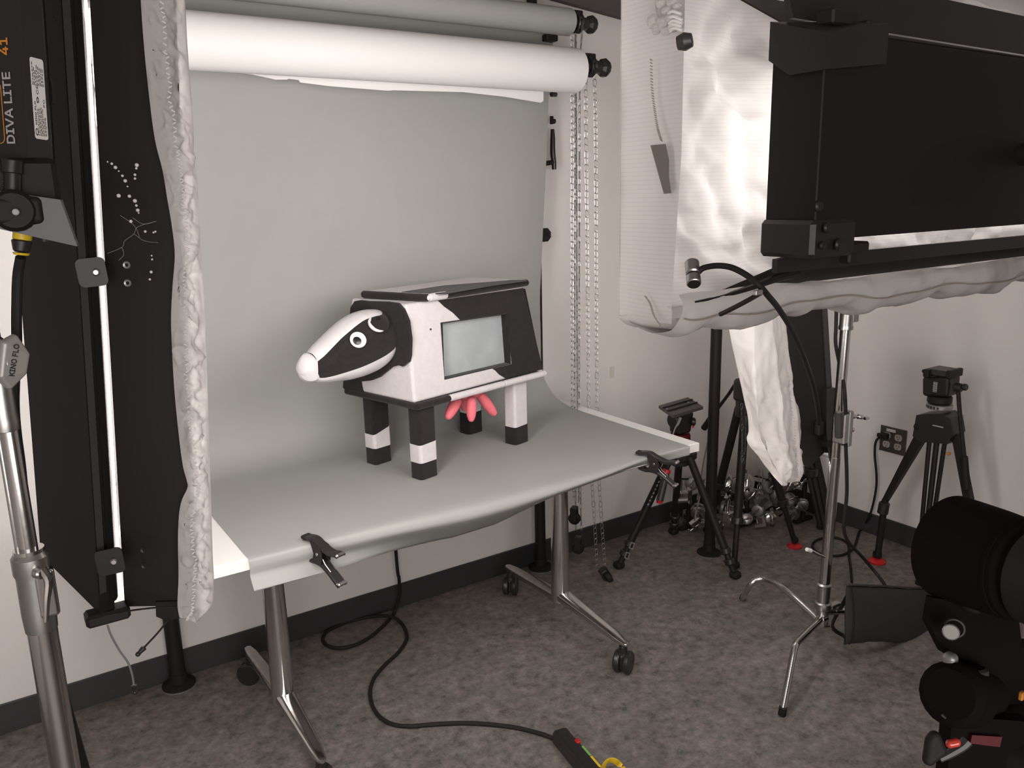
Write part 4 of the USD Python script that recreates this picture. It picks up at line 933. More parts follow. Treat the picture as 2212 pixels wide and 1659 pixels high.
sm = [(0.8380, 0.8915, 1.7473), (0.8380, 0.8888, 1.7105), (0.8380, 0.8825, 1.6791), (0.8380, 0.8754, 1.6538), (0.8380, 0.8686, 1.6385)]
rl.part('stitched_seam', cat(*[tube([q + (-.001, .002, .001), q + (-.001, -.0025, -.001)], .0009, 4) for q in spline(np.add(sm, (-.004, 0, 0)), 9)]), 'tape_brown', under=bag, smooth=False, kind='stuff')
tp = [(0.8355, 0.8928, 1.6337), (0.8355, 0.8622, 1.6337), (0.8355, 0.8553, 1.6123), (0.8355, 0.8547, 1.5905), (0.8355, 0.8495, 1.5672), (0.8355, 0.8640, 1.5661)]
rl.part('tape_patch', grid([[np.array(tp[0]), (np.array(tp[0]) + tp[1]) / 2, np.array(tp[1])], [np.array(tp[0]) * .7 + np.array(tp[5]) * .3, np.array(tp[0]) * .35 + np.array(tp[5]) * .15 + np.array(tp[2]) * .5, np.array(tp[2])], [np.array(tp[0]) * .35 + np.array(tp[5]) * .65, np.array(tp[5]) * .325 + np.array(tp[0]) * .175 + np.array(tp[3]) * .5, np.array(tp[3])], [np.array(tp[5]), (np.array(tp[5]) + tp[4]) / 2, np.array(tp[4])]]), 'tape_dull', under=bag, smooth=False, label='dull brown patch on the cloth')
# knotted ties at the top of the side
kn = [(0.8280, 0.8682, 1.8146), (0.8280, 0.8557, 1.8042), (0.8280, 0.8473, 1.8118), (0.8280, 0.8386, 1.8056), (0.8280, 0.8838, 1.7954), (0.8280, 0.8763, 1.7847), (0.8280, 0.8640, 1.7896), (0.8280, 0.8502, 1.7930), (0.8280, 0.8383, 1.7943), (0.8280, 0.8567, 1.7791), (0.8280, 0.8438, 1.7804)]
for q, (rx, ry) in zip(kn, ((.008, .006), (.010, .006), (.008, .005), (.007, .005), (.010, .009), (.008, .008), (.011, .010), (.010, .007), (.009, .005), (.009, .006), (.009, .006))):
    b = trimesh.creation.icosphere(3, 1.0); b.vertices = b.vertices * (1 + .5 * (meshkit.fbm(b.vertices * 2 + q, 3, 4)[:, None] - .5)) * (.006, rx, ry) + q
    rl.part('cloth_knot', b, 'diffusion_cloth', smooth=True, under=bag)
for k in range(5):
    q = [(0.8260, 0.8518, 1.7988), (0.8260, 0.8279, 1.7939), (0.8260, 0.8499, 1.7927), (0.8260, 0.8260, 1.7863), (0.8260, 0.8497, 1.7858), (0.8260, 0.8258, 1.7829), (0.8260, 0.8495, 1.7812), (0.8260, 0.8274, 1.7786), (0.8260, 0.8477, 1.7763), (0.8260, 0.8255, 1.7738)]
    rl.part('tie_string', tube([q[2 * k], np.add(q[2 * k], q[2 * k + 1]) / 2 + (-.004, 0, .003), q[2 * k + 1]], .0022, 6, 4), 'label_white', under=bag)
rl.part('strap', hull([np.add(q, d) for q in [(0.8360, 0.9022, 1.8265), (0.8360, 0.8875, 1.8237), (0.8360, 0.8814, 1.7962), (0.8360, 0.8941, 1.7955)] for d in ((0, 0, 0), (-.002, 0, 0))]), 'diffusion_cloth', under=bag, smooth=False)
nbm = (0.7730, 0.7682, 1.7472)
rl.part('rod_end', lathe([(0, -.01), (.008, -.009), (.011, 0), (.008, .009), (0, .01)], frame(nbm, (.4, -.6, .1)), 20), 'dark_grey_metal', label='dark round rod end')
# grey barrel at the hem with the cable that leaves it
cp = Thing('cable_connector', 'grey metal barrel at the white cloth corner with a black cable', 'cable connector', (0.7257, 0.6994, 1.4733))
ca, cb = np.array((0.7268, 0.7025, 1.4874)), np.array((0.7104, 0.6819, 1.4625))
cp.part('barrel', cat(cyl(ca, ca + (cb - ca) * .62, .0085, ch=.003), cyl(ca + (cb - ca) * .66, cb, .0085, ch=.001)), 'steel')
cp.part('barrel_end', cyl(cb - (cb - ca) * .02, cb + (cb - ca) * .02, .0072), 'black_rubber'); cp.part('groove', cyl(ca + (cb - ca) * .6, ca + (cb - ca) * .68, .0075), 'black_rubber')
cp.part('set_screw', cyl((0.7238, 0.6925, 1.4793), (0.7185, 0.6875, 1.4800), .003, ch=.0006), 'black_satin')
cc = [(0.7254, 0.6902, 1.4750), (0.7301, 0.6860, 1.4799), (0.7356, 0.6709, 1.4831), (0.7419, 0.6540, 1.4815), (0.7470, 0.6361, 1.4737), (0.7496, 0.6191, 1.4626), (0.7810, 0.6308, 1.4468), (0.9047, 0.7113, 1.4105), (1.1646, 0.8866, 1.3314), (1.4686, 1.0836, 1.2136), (1.7288, 1.2468, 1.0912), (1.8736, 1.3323, 0.9902), (1.9378, 1.3702, 0.9249)]
single('lamp_cable', tube(cc, [.0036] * 7 + [.004, .005, .0055, .006, .006, .006], 10, 6), 'black_rubber', 'black cable arching from the grey barrel down to the corner lamp', 'cable')
rl.part('thin_cable', tube([(0.7587, 0.6229, 1.4536), (0.7496, 0.6381, 1.4424), (0.7480, 0.6605, 1.4305), (0.7501, 0.6757, 1.4237)], .0028, 8, 5), 'black_rubber')
rl.part('cable_tie', box((0.7431, 0.6153, 1.4556), (.012, .006, .006), .001), 'silver_plastic')
# its stand, outside the picture on the right
rs = Thing('light_stand', 'stand of the right lamp outside the picture', 'light stand', (1.62, .66, 0))
rs.part('column', cyl((1.62, .66, .05), (1.62, .66, .92), .0175), 'chrome')
for a in (.3, 2.4, 4.5):
    d = np.array([math.cos(a), math.sin(a), 0]); b = np.array([1.62, .66, 0]); rs.part('leg', tube([b + (0, 0, .16), b + d * .3 + (0, 0, .1), b + d * .42 + (0, 0, .013)], .012, 10, 4), 'chrome')

# ------------------------------------------------------------------ corner lamp on a chrome stand: black panel, white cloth hanging off it
kl = Thing('panel_light', 'narrow black panel light in the corner, its white cloth sagging to a tip', 'studio light', (2.36, 1.6, .6))
KY = 1.640
c_ = [(2.0958, 1.6400, 1.2464), (2.3157, 1.6400, 1.2275), (2.3798, 1.6400, 0.8930), (2.3981, 1.6400, 0.7182), (2.3821, 1.6400, 0.6997), (2.2816, 1.6400, 0.6504), (2.2563, 1.6400, 0.6590), (2.2332, 1.6400, 0.7011)]
cA = np.array(c_); kn_ = unit((.45, .89, 0))
kl.part('body', hull(np.vstack([cA, cA + kn_ * .05])), 'black_metal')
kl.part('back_rail', hull(np.vstack([np.array([(2.2884, 1.6360, 1.2302), (2.3125, 1.6360, 1.2282), (2.3765, 1.6360, 0.8943), (2.3511, 1.6360, 0.8982)]) + d for d in ((0, 0, 0), (0, .012, 0))])), 'dark_grey_metal')
kl.part('back_box', hull(np.vstack([np.array([(2.3215, 1.6200, 0.9216), (2.3716, 1.6200, 0.9172), (2.3988, 1.6200, 0.8049), (2.4029, 1.6200, 0.6724), (2.3569, 1.6200, 0.6733), (2.3338, 1.6200, 0.7758)]) + d for d in ((0, 0, 0), (.01, .04, 0))])), 'black_plastic')
kl.part('lower_tray', hull(np.vstack([np.array([(2.3334, 1.6150, 0.7365), (2.4259, 1.6150, 0.7273), (2.4282, 1.6150, 0.7070), (2.3407, 1.6150, 0.7139)]) + d for d in ((0, 0, 0), (.0, .05, 0))])), 'black_metal')
kl.part('cable_plug', rbox((2.3041, 1.6280, 0.7874), (.03, .025, .05), .008), 'black_rubber')
lft = spline([(1.8639, 1.6600, 1.2645), (1.8755, 1.6600, 1.1943), (1.8907, 1.6600, 1.1365), (1.9148, 1.6600, 1.0695), (1.9374, 1.6600, 1.0013), (1.9600, 1.6600, 0.9390), (1.9810, 1.6600, 0.8757), (1.9904, 1.6600, 0.8287), (1.9833, 1.6600, 0.8025), (2.0004, 1.6600, 0.7733), (2.0475, 1.6600, 0.7283), (2.1088, 1.6600, 0.6618), (2.1668, 1.6600, 0.6040)], 11)
rdg = spline([(1.8970, 1.5850, 1.2682), (1.9075, 1.5850, 1.1993), (1.9100, 1.5850, 1.1303), (1.9096, 1.5850, 1.0746), (1.9183, 1.5850, 1.0029), (1.9314, 1.5850, 0.9292), (1.9481, 1.5850, 0.8682), (1.9684, 1.5850, 0.8202), (1.9928, 1.5850, 0.7782), (2.0177, 1.5850, 0.7355), (2.0470, 1.5850, 0.6988), (2.0718, 1.5850, 0.6687), (2.0872, 1.5850, 0.6450)], 11)
rd2 = spline([(1.9853, 1.5900, 1.2602), (1.9968, 1.5900, 1.1897), (2.0117, 1.5900, 1.1318), (2.0258, 1.5900, 1.0586), (2.0424, 1.5900, 0.9837), (2.0593, 1.5900, 0.9072), (2.0754, 1.5900, 0.8445), (2.0882, 1.5900, 0.7966), (2.0983, 1.5900, 0.7563), (2.1061, 1.5900, 0.7160), (2.1131, 1.5900, 0.6865), (2.1196, 1.5900, 0.6632), (2.1168, 1.5900, 0.6418)], 11)
rgt = spline([(2.1110, 1.6450, 1.2446), (2.1281, 1.6450, 1.1703), (2.1489, 1.6450, 1.1090), (2.1700, 1.6450, 1.0464), (2.1893, 1.6450, 0.9830), (2.2136, 1.6450, 0.9176), (2.2288, 1.6450, 0.8525), (2.2443, 1.6450, 0.7862), (2.2568, 1.6450, 0.7276), (2.2602, 1.6450, 0.6895), (2.2558, 1.6450, 0.6577), (2.2579, 1.6450, 0.6343), (2.2431, 1.6450, 0.6079)], 11)
rows = []
for k in range(len(lft)):
    seg = []
    for a, b, n_ in ((lft[k], rdg[k], 22), (rdg[k], rd2[k], 18), (rd2[k], rgt[k], 18)):
        seg += [a + (b - a) * t for t in np.linspace(0, 1, n_, endpoint=False)]
    rows.append(seg + [rgt[k]])
kp = np.array(rows); fk = np.clip(np.minimum(np.arange(59), 58 - np.arange(59)) / 6, 0.15, 1)[None] * np.clip(.35 + np.arange(len(lft)) / len(lft), 0, 1)[:, None]
kp = crumple(kp, .020, 9, 61, 7, fk, (.8, 0, .5)); kp = crumple(kp, .010, 20, 62, 6, fk)
kc = kl.part('diffusion_cloth', grid(kp[:, :42]), 'diffusion_cloth', smooth=True, label='lit white cloth sagging to a tip')
kl.part('cloth_side', grid(kp[:, 41:]), 'shaded_cloth', smooth=True, under=kc, label='grey unlit side of the cloth')  # shade of this side is put into the cloth colour
back = np.array([[kp[k, 0] + (kp[k, -1] - kp[k, 0]) * t + np.array([.05, .10, 0]) * math.sin(t * math.pi) for t in np.linspace(0, 1, 12)] for k in range(0, len(lft), 5)])
kl.part('cloth_back', grid(rumple(back, .004, 14, 64)), 'diffusion_cloth', smooth=True, under=kc)
sm = [kp[k, 50] + np.array([0, -.006, 0]) for k in range(40, len(lft) - 8, 2)]
kl.part('stitched_seam', cat(*[tube([q + (-.003, 0, .002), q + (.004, 0, -.001)], .0011, 4) for q in sm]), 'label_white', under=kc, smooth=False, kind='stuff')

# chrome stand with turtle base
GX, GY = 2.303, 1.567
gs = Thing('light_stand', 'chrome stand with bent tube legs in front of the right wall', 'light stand', (GX, GY, 0))
gs.part('column', cyl((GX, GY, .155), (GX + .012, GY, .70), .0178, n=28), 'chrome')
gs.part('riser', cyl((GX + .012, GY, .68), (GX + .022, GY, 1.25), .0168, n=28), 'chrome')
gs.part('top_collar', lathe([(.0168, 1.125), (.0225, 1.127), (.0225, 1.137), (.0205, 1.141), (.0205, 1.20), (.0168, 1.205)], trimesh.transformations.translation_matrix((GX + .021, GY, 0)), 28), 'steel')
gs.part('collar_block', rbox((GX + .044, GY - .005, 1.165), (.03, .03, .03), .004), 'steel')
hub = gs.part('hub', lathe([(.012, .095), (.021, .097), (.021, .150), (.027, .155), (.029, .165), (.027, .176), (.021, .180), (.022, .24), (.025, .245), (.0178, .250)], trimesh.transformations.translation_matrix((GX, GY, 0)), 28), 'steel')
tk = [(2.2612, 1.5450, 0.3657), (2.2275, 1.5450, 0.3833), (2.1864, 1.5450, 0.4078), (2.1713, 1.5450, 0.4151)]
gs.part('hub_screw', cat(cyl(tk[0], tk[3], .0042), cyl(tk[1], tk[2], .006)), 'chrome', under=hub); gs.part('screw_tip', cyl(tk[2], np.add(tk[3], np.subtract(tk[3], tk[2]) * .6), .0065, ch=.001), 'label_white', under=hub)
la = [(GX - .008, GY - .006, .125), (2.0666, 1.4900, 0.1417), (2.0336, 1.4750, 0.1374), (1.8835, 1.3952, 0.0160)]
gs.part('leg', tube(np.vstack([spline([la[0], np.add(la[0], la[1]) / 2, la[1]], 4)[:-1], spline([la[1], la[2], np.add(la[2], la[3]) / 2, la[3]], 5)]), .0108, 14), 'chrome')
gs.part('leg_foot', cyl((1.8874, 1.3958, 0.0300), (1.8875, 1.3993, 0.0040), .0122, n=16), 'black_rubber')
lb2 = [(GX - .014, GY + .010, .115), (2.3010, 1.7350, 0.1626), (2.3292, 1.8300, 0.1490), (2.3085, 1.8620, 0.1404), (2.2955, 1.8800, 0.1086), (2.3496, 1.9509, 0.0160)]
gs.part('leg', tube(lb2, .0108, 14, 6), 'chrome'); gs.part('leg_foot', cyl((2.3641, 1.9590, 0.0200), (2.3576, 1.9618, 0.0030), .0122, n=16), 'black_rubber')
lc2 = [(GX + .012, GY - .010, .140), (2.40, 1.51, .135), (2.50, 1.455, .105), (2.545, 1.43, .015)]
gs.part('leg', tube(lc2, .0108, 14, 6), 'chrome')
gs.part('hub_joint', cat(rbox((GX - .012, GY - .010, .115), (.035, .035, .04), .010), cyl((GX - .02, GY - .02, .10), (GX + .0, GY - .03, .10), .006)), 'chrome', under=hub)
gs.part('hub_bracket', cat(box((GX + .035, GY - .020, .165), (.05, .022, .012), .002), cyl((GX + .04, GY - .034, .145), (GX + .04, GY - .012, .145), .008, ch=.001)), 'steel', under=hub)
# clamp of the lamp on the stand
kc_ = Thing('grip_clamp', 'metal clamp with a T-screw holding the corner lamp to its stand', 'clamp', (2.3220, 1.5500, 0.8176))
kc_.part('body', cat(box((2.3441, 1.5500, 0.7979), (.022, .03, .12), .003), box((2.3012, 1.5450, 0.8067), (.026, .045, .10), .004)), 'steel')
kc_.part('sleeve', cyl((2.2630, 1.5300, 0.8708), (2.2724, 1.5300, 0.7842), .013, ch=.002), 'dark_grey_metal')
kk = [(2.3468, 1.5450, 0.8411), (2.3725, 1.5450, 0.8352), (2.3908, 1.5450, 0.8305), (2.4144, 1.5450, 0.8249), (2.4438, 1.5450, 0.8166)]
ts = kc_.part('screw', cyl(kk[0], kk[3], .0035), 'chrome'); kc_.part('screw_collar', cyl(kk[0], kk[1], .0085, ch=.002), 'chrome', under=ts); kc_.part('screw_handle', cat(cyl(kk[2], kk[3], .0080, ch=.002), box(np.add(kk[4], (-.004, 0, 0)), (.02, .012, .010), .002)), 'chrome', under=ts)
kc_.part('bolt', cyl((2.3471, 1.5450, 0.7953), (2.3677, 1.5450, 0.7900), .008, ch=.001), 'chrome')
# cable down the stand, over the bag
single('stand_cable', tube([(2.3004, 1.5920, 1.2330), (2.3076, 1.5920, 1.1430), (2.3117, 1.5920, 1.0821), (2.3324, 1.5920, 1.0260), (2.3491, 1.5920, 0.9851)] + [(2.2914, 1.5350, 0.9417), (2.3093, 1.5350, 0.8465), (2.3202, 1.5350, 0.7505), (2.3363, 1.5350, 0.6513), (2.3457, 1.5350, 0.5679), (2.3422, 1.5350, 0.4863), (2.3480, 1.5350, 0.4348), (2.3848, 1.5350, 0.3830), (2.4554, 1.5350, 0.3208), (2.5295, 1.5350, 0.2508)] + [(2.5282, 1.5000, 0.2259), (2.5334, 1.4800, 0.2006)], .0058, 10, 5), 'black_rubber', 'black cable running down the chrome stand to the sandbag', 'cable')

# sandbag on the stand leg
sb = Thing('sandbag', 'black cloth sandbag slung on the chrome stand leg', 'sandbag', (2.50, 1.44, .03))
q = [(2.2575, 1.4550, 0.2971), (2.3683, 1.4550, 0.2622), (2.5080, 1.4550, 0.2167), (2.6569, 1.4550, 0.1664), (2.7820, 1.4550, 0.1304)]; w = [(2.2457, 1.4350, 0.0991), (2.3620, 1.4350, 0.0691), (2.5032, 1.4350, 0.0202), (2.6393, 1.4350, -0.0342), (2.7865, 1.4350, -0.1082)]
rows = []
qs, ws = spline(q, 6), spline(w, 6); n_ = len(qs)
for k in range(n_):
    e = math.sin(np.clip(k / (n_ - 1), 0, 1) * math.pi) ** .45
    d = unit(np.cross(np.subtract(qs[-1], qs[0]), (0, 0, 1)))
    rows.append([qs[k] + (ws[k] - qs[k]) * (.5 - .5 * math.cos(a)) + d * (.004 + .038 * e) * math.sin(a) * (.6 + .4 * math.sin(a / 2)) for a in np.arange(28) * 2 * math.pi / 28])
sg = loft(rows)
sb.part('bag', trimesh.Trimesh(sg.vertices + .004 * (meshkit.fbm(sg.vertices * 25, 3, 8)[:, None] - .5), sg.faces, process=False), 'sandbag_cloth', smooth=True)
sb.part('top_seam', tube(np.add(qs, (0, 0, .004)), .0065, 8, flat=.5), 'sandbag_cloth')
for s_, qq in ((0, rows[1]), (1, rows[-2])):
    sb.part('side_seam', tube([np.array(qq[j]) for j in (0, 2, 5, 8, 11, 14)], .0035, 6), 'black_rubber')
sb.part('strap', tube([qs[2], (GX + .06, GY - .04, .175), (GX + .01, GY - .035, .10), (GX + .05, GY - .06, .055), ws[0]], [.007, .008, .007, .006, .006], 8, 5, flat=.35), 'black_rubber', label='carrying strap')

# ------------------------------------------------------------------ tripods
def tri_leg(t, a, b, r0, r1, split=.62, under=None, m='black_metal', name='leg'):
    a, b = np.array(a, float), np.array(b, float); d = b - a; s = a + d * split
    p = t.part(name, cat(tube([a, s], r0, 14), tube([s - d * .02, b], r1, 12)), m, under=under)
    t.part('leg_lock', cyl(s - d * .035, s + d * .012, r0 * 1.35, ch=.003), 'black_plastic', under=p)
    return p

AP1 = np.array((2.425, 2.383, .495))
t1 = Thing('camera_tripod', 'black tripod with red-ringed fluid head behind the right table corner', 'tripod', (2.42, 2.385, 0))
t1.part('crown', cat(cyl(AP1 - (0, 0, .06), AP1 + (0, 0, .0), .042, .048, ch=.004), rbox(AP1 - (0, 0, .02), (.12, .10, .04), .014)), 'black_plastic')
f1 = [(2.1567, 2.4614, 0.0120), (2.4820, 2.1067, 0.0120), (2.6029, 2.5857, 0.0120)]
for k, (f, st_) in enumerate(zip(f1, (AP1 + (-.04, .012, -.02), AP1 + (.012, -.045, -.02), AP1 + (.03, .03, -.02)))):
    f = np.array(f); d = f - st_
    lg = t1.part('leg', cat(tube([st_, st_ + d * .80], .0165, 14), tube([st_ + d * .78, f], .013, 12)), 'black_metal')
    for q in (.80, .89):
        t1.part('leg_lock', cyl(st_ + d * (q - .03), st_ + d * (q + .02), .0225, ch=.004), 'black_plastic', under=lg)
        if k == 0:
            o = st_ + d * (q - .005) + (-.008, -.022, 0); fr = frame(o, (-.2, -.95, .2), np.cross((-.2, -.95, .2), d))
            t1.part('lock_lever', prism(rrect(.022, .030, .003).difference(rrect(.012, .019, .002)), .004, fr), 'silver_plastic', under=lg, label='pale lock lever')
    t1.part('leg_foot', rbox(f + (0, 0, .004), (.042, .042, .030), .012), 'black_rubber', under=lg)
    if k == 0:
        sd_ = unit(np.cross(d, (-.35, -.9, 0)));
        if sd_[0] > 0: sd_ = -sd_
        for j in range(9):
            o = st_ + d * (.16 + .034 * j) + sd_ * .0085 + np.array((-.004, -.0148, 0))
            t1.part('leg_mark', box((0, 0, 0), (.0075, (.010, .006, .009)[j % 3], .0012), 0, frame(o, (-.3, -.93, 0), sd_)), 'letter_grey', under=lg, smooth=False)
H1 = AP1 + (0, 0, .015)
t1.part('bowl', lathe([(0, 0), (.036, 0), (.044, .01), (.040, .024), (.036, .030), (0, .030)], trimesh.transformations.translation_matrix(H1 - (0, 0, .01)), 28), 'black_metal')
t1.part('pan_base', lathe([(0, .02), (.041, .02), (.043, .028), (.043, .054), (.040, .062), (0, .062)], trimesh.transformations.translation_matrix(H1), 32), 'dark_red', label='dark red ring of the head')
hd = t1.part('fluid_head', rhull([H1 + (x, y, z) for x, y, z in ((-.024, -.018, .078), (.026, -.018, .078), (-.024, .02, .078), (.026, .02, .078), (-.032, -.02, .145), (.036, -.02, .145), (-.032, .022, .145), (.036, .022, .145))], .012), 'black_satin')
t1.part('tilt_knob', cyl(H1 + (.03, -.03, .115), H1 + (.045, -.042, .115), .017, ch=.004), 'black_plastic', under=hd); t1.part('side_disc', cyl(H1 + (-.052, .0, .125), H1 + (-.036, 0, .125), .032, ch=.005), 'black_plastic', under=hd)
t1.part('red_button', cyl(H1 + (.034, -.036, .094), H1 + (.037, -.041, .094), .0055, ch=.001), 'red_plastic', under=hd, label='small red button')
pt = [(2.2772, 2.3619, 0.7220), (2.4695, 2.3875, 0.7220), (2.4050, 2.2400, 0.7220), (2.2156, 2.2179, 0.7220)]
pc_ = np.mean(pt, axis=0)
t1.part('camera_plate', hull([np.array(q) * np.array((1, 1, 1)) + (0, 0, dz) for q in pt for dz in (-.012, 0)]), 'dark_grey_metal', under=hd, label='grey sliding plate')
for f_ in (.3, .62):
    a, b = np.array(pt[0]) * (1 - f_) + np.array(pt[3]) * f_, np.array(pt[1]) * (1 - f_) + np.array(pt[2]) * f_
    t1.part('plate_rail', tube([a + (0, 0, .002), b + (0, 0, .002)], .0032, 6), 'black_satin', under=hd)
for q in [(2.2566, 2.2930, 0.7240), (2.3970, 2.3140, 0.7240)]:
    t1.part('plate_screw', cyl(q, np.add(q, (0, 0, .004)), .0045, ch=.001), 'silver_plastic', under=hd)
t1.part('plate_lever', cyl((2.4494, 2.3300, 0.6965), (2.4471, 2.3200, 0.6969), .006, ch=.001), 'silver_plastic', under=hd)
t1.part('tilt_lever', tube([(2.3651, 2.3250, 0.6641), (2.3527, 2.3250, 0.6406), (2.3349, 2.3250, 0.6220), (2.3202, 2.3250, 0.5871)], [.007, .0055, .003, .0025], 8, 4), 'silver_plastic', under=hd, label='silver lever')
ph = t1.part('pan_bar', tube([(2.3407, 2.3450, 0.5586), (2.3312, 2.3450, 0.5203), (2.3220, 2.3450, 0.4717), (2.3125, 2.3450, 0.4333)], .0085, 10, 3), 'black_metal')
t1.part('grip_band', cyl((2.3099, 2.3400, 0.4473), (2.3050, 2.3400, 0.4322), .0165, ch=.002), 'red_plastic', under=ph); t1.part('pan_grip', cyl((2.3050, 2.3400, 0.4322), (2.2663, 2.3350, 0.3204), .0145, .0155, ch=.002), 'dark_grey_metal', under=ph, label='grey handle grip'); t1.part('grip_end', cyl((2.2662, 2.3350, 0.3224), (2.2626, 2.3350, 0.3110), .0150, .012, ch=.001), 'red_plastic', under=ph, label='red grip end')

# corner tripod, half hidden by the hanging cloth
AP3 = np.array((2.735, 2.30, .66))
t3 = Thing('camera_tripod', 'black tripod behind the sagging white cloth, one foot on a red pad', 'tripod', (2.735, 2.30, 0))
t3.part('crown', cat(cyl(AP3 - (0, 0, .05), AP3 + (0, 0, .03), .045, ch=.006), rbox(AP3 + (0, 0, .07), (.09, .09, .10), .018)), 'black_plastic')
for f, sp_, red in (((2.7402, 2.4964, 0.0120), .62, 0), ((2.5491, 2.1708, 0.0120), .72, 0), ((2.9335, 2.1590, 0.0200), .70, 1)):
    f = np.array(f); st_ = AP3 + unit((f - AP3) * (1, 1, 0)) * .04 - (0, 0, .02)
    lg = tri_leg(t3, st_, f, .0185, .0125, sp_)
    if red:
        t3.part('foot_pad', lathe([(.0, 0), (.033, 0), (.034, .006), (.026, .013), (.012, .016), (0, .016)], trimesh.transformations.translation_matrix((f[0], f[1], .0)), 20), 'red_plastic', under=lg, label='red rubber foot pad')
        t3.part('leg_foot', rbox(f + (0, 0, .014), (.026, .026, .026), .009), 'black_rubber', under=lg)
    else:
        t3.part('leg_foot', rbox(f + (0, 0, .004), (.04, .04, .028), .011), 'black_rubber', under=lg)
pb_ = t3.part('pan_bar', tube([AP3 + (.0, 0, .06)] + [(2.8274, 2.4250, 0.7360), (2.7666, 2.4250, 0.6853), (2.6810, 2.4250, 0.6140)], .0075, 10, 3), 'black_metal')
t3.part('pan_grip', cyl((2.6895, 2.4250, 0.6211), (2.6027, 2.4200, 0.5503), .0135, ch=.004), 'black_rubber', under=pb_)
for a, nm in (([(2.6617, 2.2600, 0.6801), (2.6637, 2.2600, 0.5490), (2.6607, 2.2600, 0.3998)], 1), ([(2.6869, 2.2600, 0.6475), (2.6886, 2.2600, 0.5237), (2.6813, 2.2600, 0.3997)], 2)):
    pass
chain_a = [(2.6171, 2.2250, 0.7024), (2.6282, 2.2250, 0.5637), (2.6371, 2.2250, 0.4142)]; chain_b = [(2.6494, 2.2250, 0.6409), (2.6511, 2.2250, 0.5186), (2.6457, 2.2250, 0.4166)]
tc = Thing('chain', 'short chain hanging down a leg of the corner tripod', 'chain', chain_a[-1])
tc.part('strand', chain(chain_a, seed=21, twist=.3), 'steel', smooth=False, kind='stuff'); tc.part('strand', chain(chain_b, seed=22, twist=.8), 'steel', smooth=False, kind='stuff')
tc = Thing('chain', 'chain hanging in front of the heap of metal clamps in the corner', 'chain', (2.8, 2.25, .1))
tc.part('strand', chain([(2.8409, 2.3000, 0.3448), (2.8454, 2.3000, 0.2780), (2.8365, 2.3000, 0.2247), (2.8271, 2.3000, 0.1780)], seed=23, twist=.2, w=.0085, r=.0014), 'steel', smooth=False, kind='stuff'); tc.part('strand', chain([(2.8657, 2.3000, 0.3461), (2.8677, 2.3000, 0.2730), (2.8587, 2.3000, 0.2196), (2.8522, 2.3000, 0.1765)], seed=24, twist=.6, w=.0085, r=.0014), 'steel', smooth=False, kind='stuff')

# folded stand leaning behind the corner lamp
fs = Thing('folded_stand', 'folded black stand leaning in the corner below the corner lamp', 'light stand', (3.2202, 2.1985, 0.0050))
for k, (a, b) in enumerate((((3.1600, 2.3324, 0.4407), (3.1912, 2.2134, 0.0120)), ((3.1800, 2.3217, 0.4395), (3.1990, 2.1937, 0.0120)), ((3.2000, 2.3059, 0.4395), (3.2410, 2.2038, 0.0120)), ((3.2200, 2.3012, 0.4142), (3.2803, 2.2166, 0.0120)))):
    a = np.array(a); b = np.array(b)
    l_ = fs.part('tube', cyl(a, b, .012), 'black_metal'); fs.part('tube_foot', rbox(b + (0, 0, .003), (.03, .03, .026), .009), 'black_rubber', under=l_)
fs.part('collar', cat(*[cyl(np.add(q, (0, 0, -.02)), np.add(q, (0, 0, .02)), .03, ch=.004) for q in ((3.1800, 2.2741, 0.2692),)]), 'black_plastic')

# tripod with its back to the right wall
AX = 3.08
t2 = Thing('camera_tripod', 'black video tripod standing against the right wall beside the outlet', 'tripod', (AX, 1.64, 0))
def disc(px, py, r, h, m, name, under=None, label=None, ch=.002):
    c = np.array(px); return t2.part(name, cyl(c - (0, 0, h / 2), c + (0, 0, h / 2), r, ch=ch), m, under=under, label=label)
cz = lambda q: np.array(q)
sp2 = [(3.0800, 1.7106, 0.6909), (3.0800, 1.6687, 0.7053), (3.0800, 1.6076, 0.7181), (3.0800, 1.5778, 0.7060), (3.0800, 1.5611, 0.6453), (3.0800, 1.5784, 0.6041), (3.0800, 1.6876, 0.5873), (3.0800, 1.7178, 0.6032)]
t2.part('crown', hull([np.array(q) + (dx, 0, 0) for q in sp2 for dx in (-.045, .045)]), 'black_plastic')
t2.part('crown_knob', cyl((3.0400, 1.6964, 0.6459), (3.0400, 1.7152, 0.6436), .012, ch=.003), 'black_rubber'); t2.part('crown_plate', box((3.0330, 1.6199, 0.6662), (.003, .042, .005), .0005), 'letter_grey', label='pale name plate')
rg2 = disc((3.0800, 1.6456, 0.7344), 0, .047, .018, 'silver_plastic', 'bowl_ring', label='pale ring under the head')
for k in range(6):
    a = 3.5 - k * .27; c = np.array((3.0800, 1.6456, 0.7344)) + (.0472 * math.cos(a), .0472 * math.sin(a), 0)
    t2.part('ring_mark', box((0, 0, 0), (.007, .009, .0008), 0, frame(c, (math.cos(a), math.sin(a), 0), (-math.sin(a), math.cos(a), 0))), 'letter_black', under=rg2, smooth=False)
disc((3.0800, 1.6482, 0.7617), 0, .045, .030, 'black_metal', 'pan_base', ch=.005)
b2 = t2.part('fluid_head', rhull([np.array(q) + (dx, 0, 0) for q in [(3.0800, 1.6903, 0.8355), (3.0800, 1.6098, 0.8494), (3.0800, 1.6855, 0.7843), (3.0800, 1.6080, 0.7951)] for dx in (-.032, .032)], .012), 'black_satin')
tp2 = np.array((3.0800, 1.6462, 0.8723))
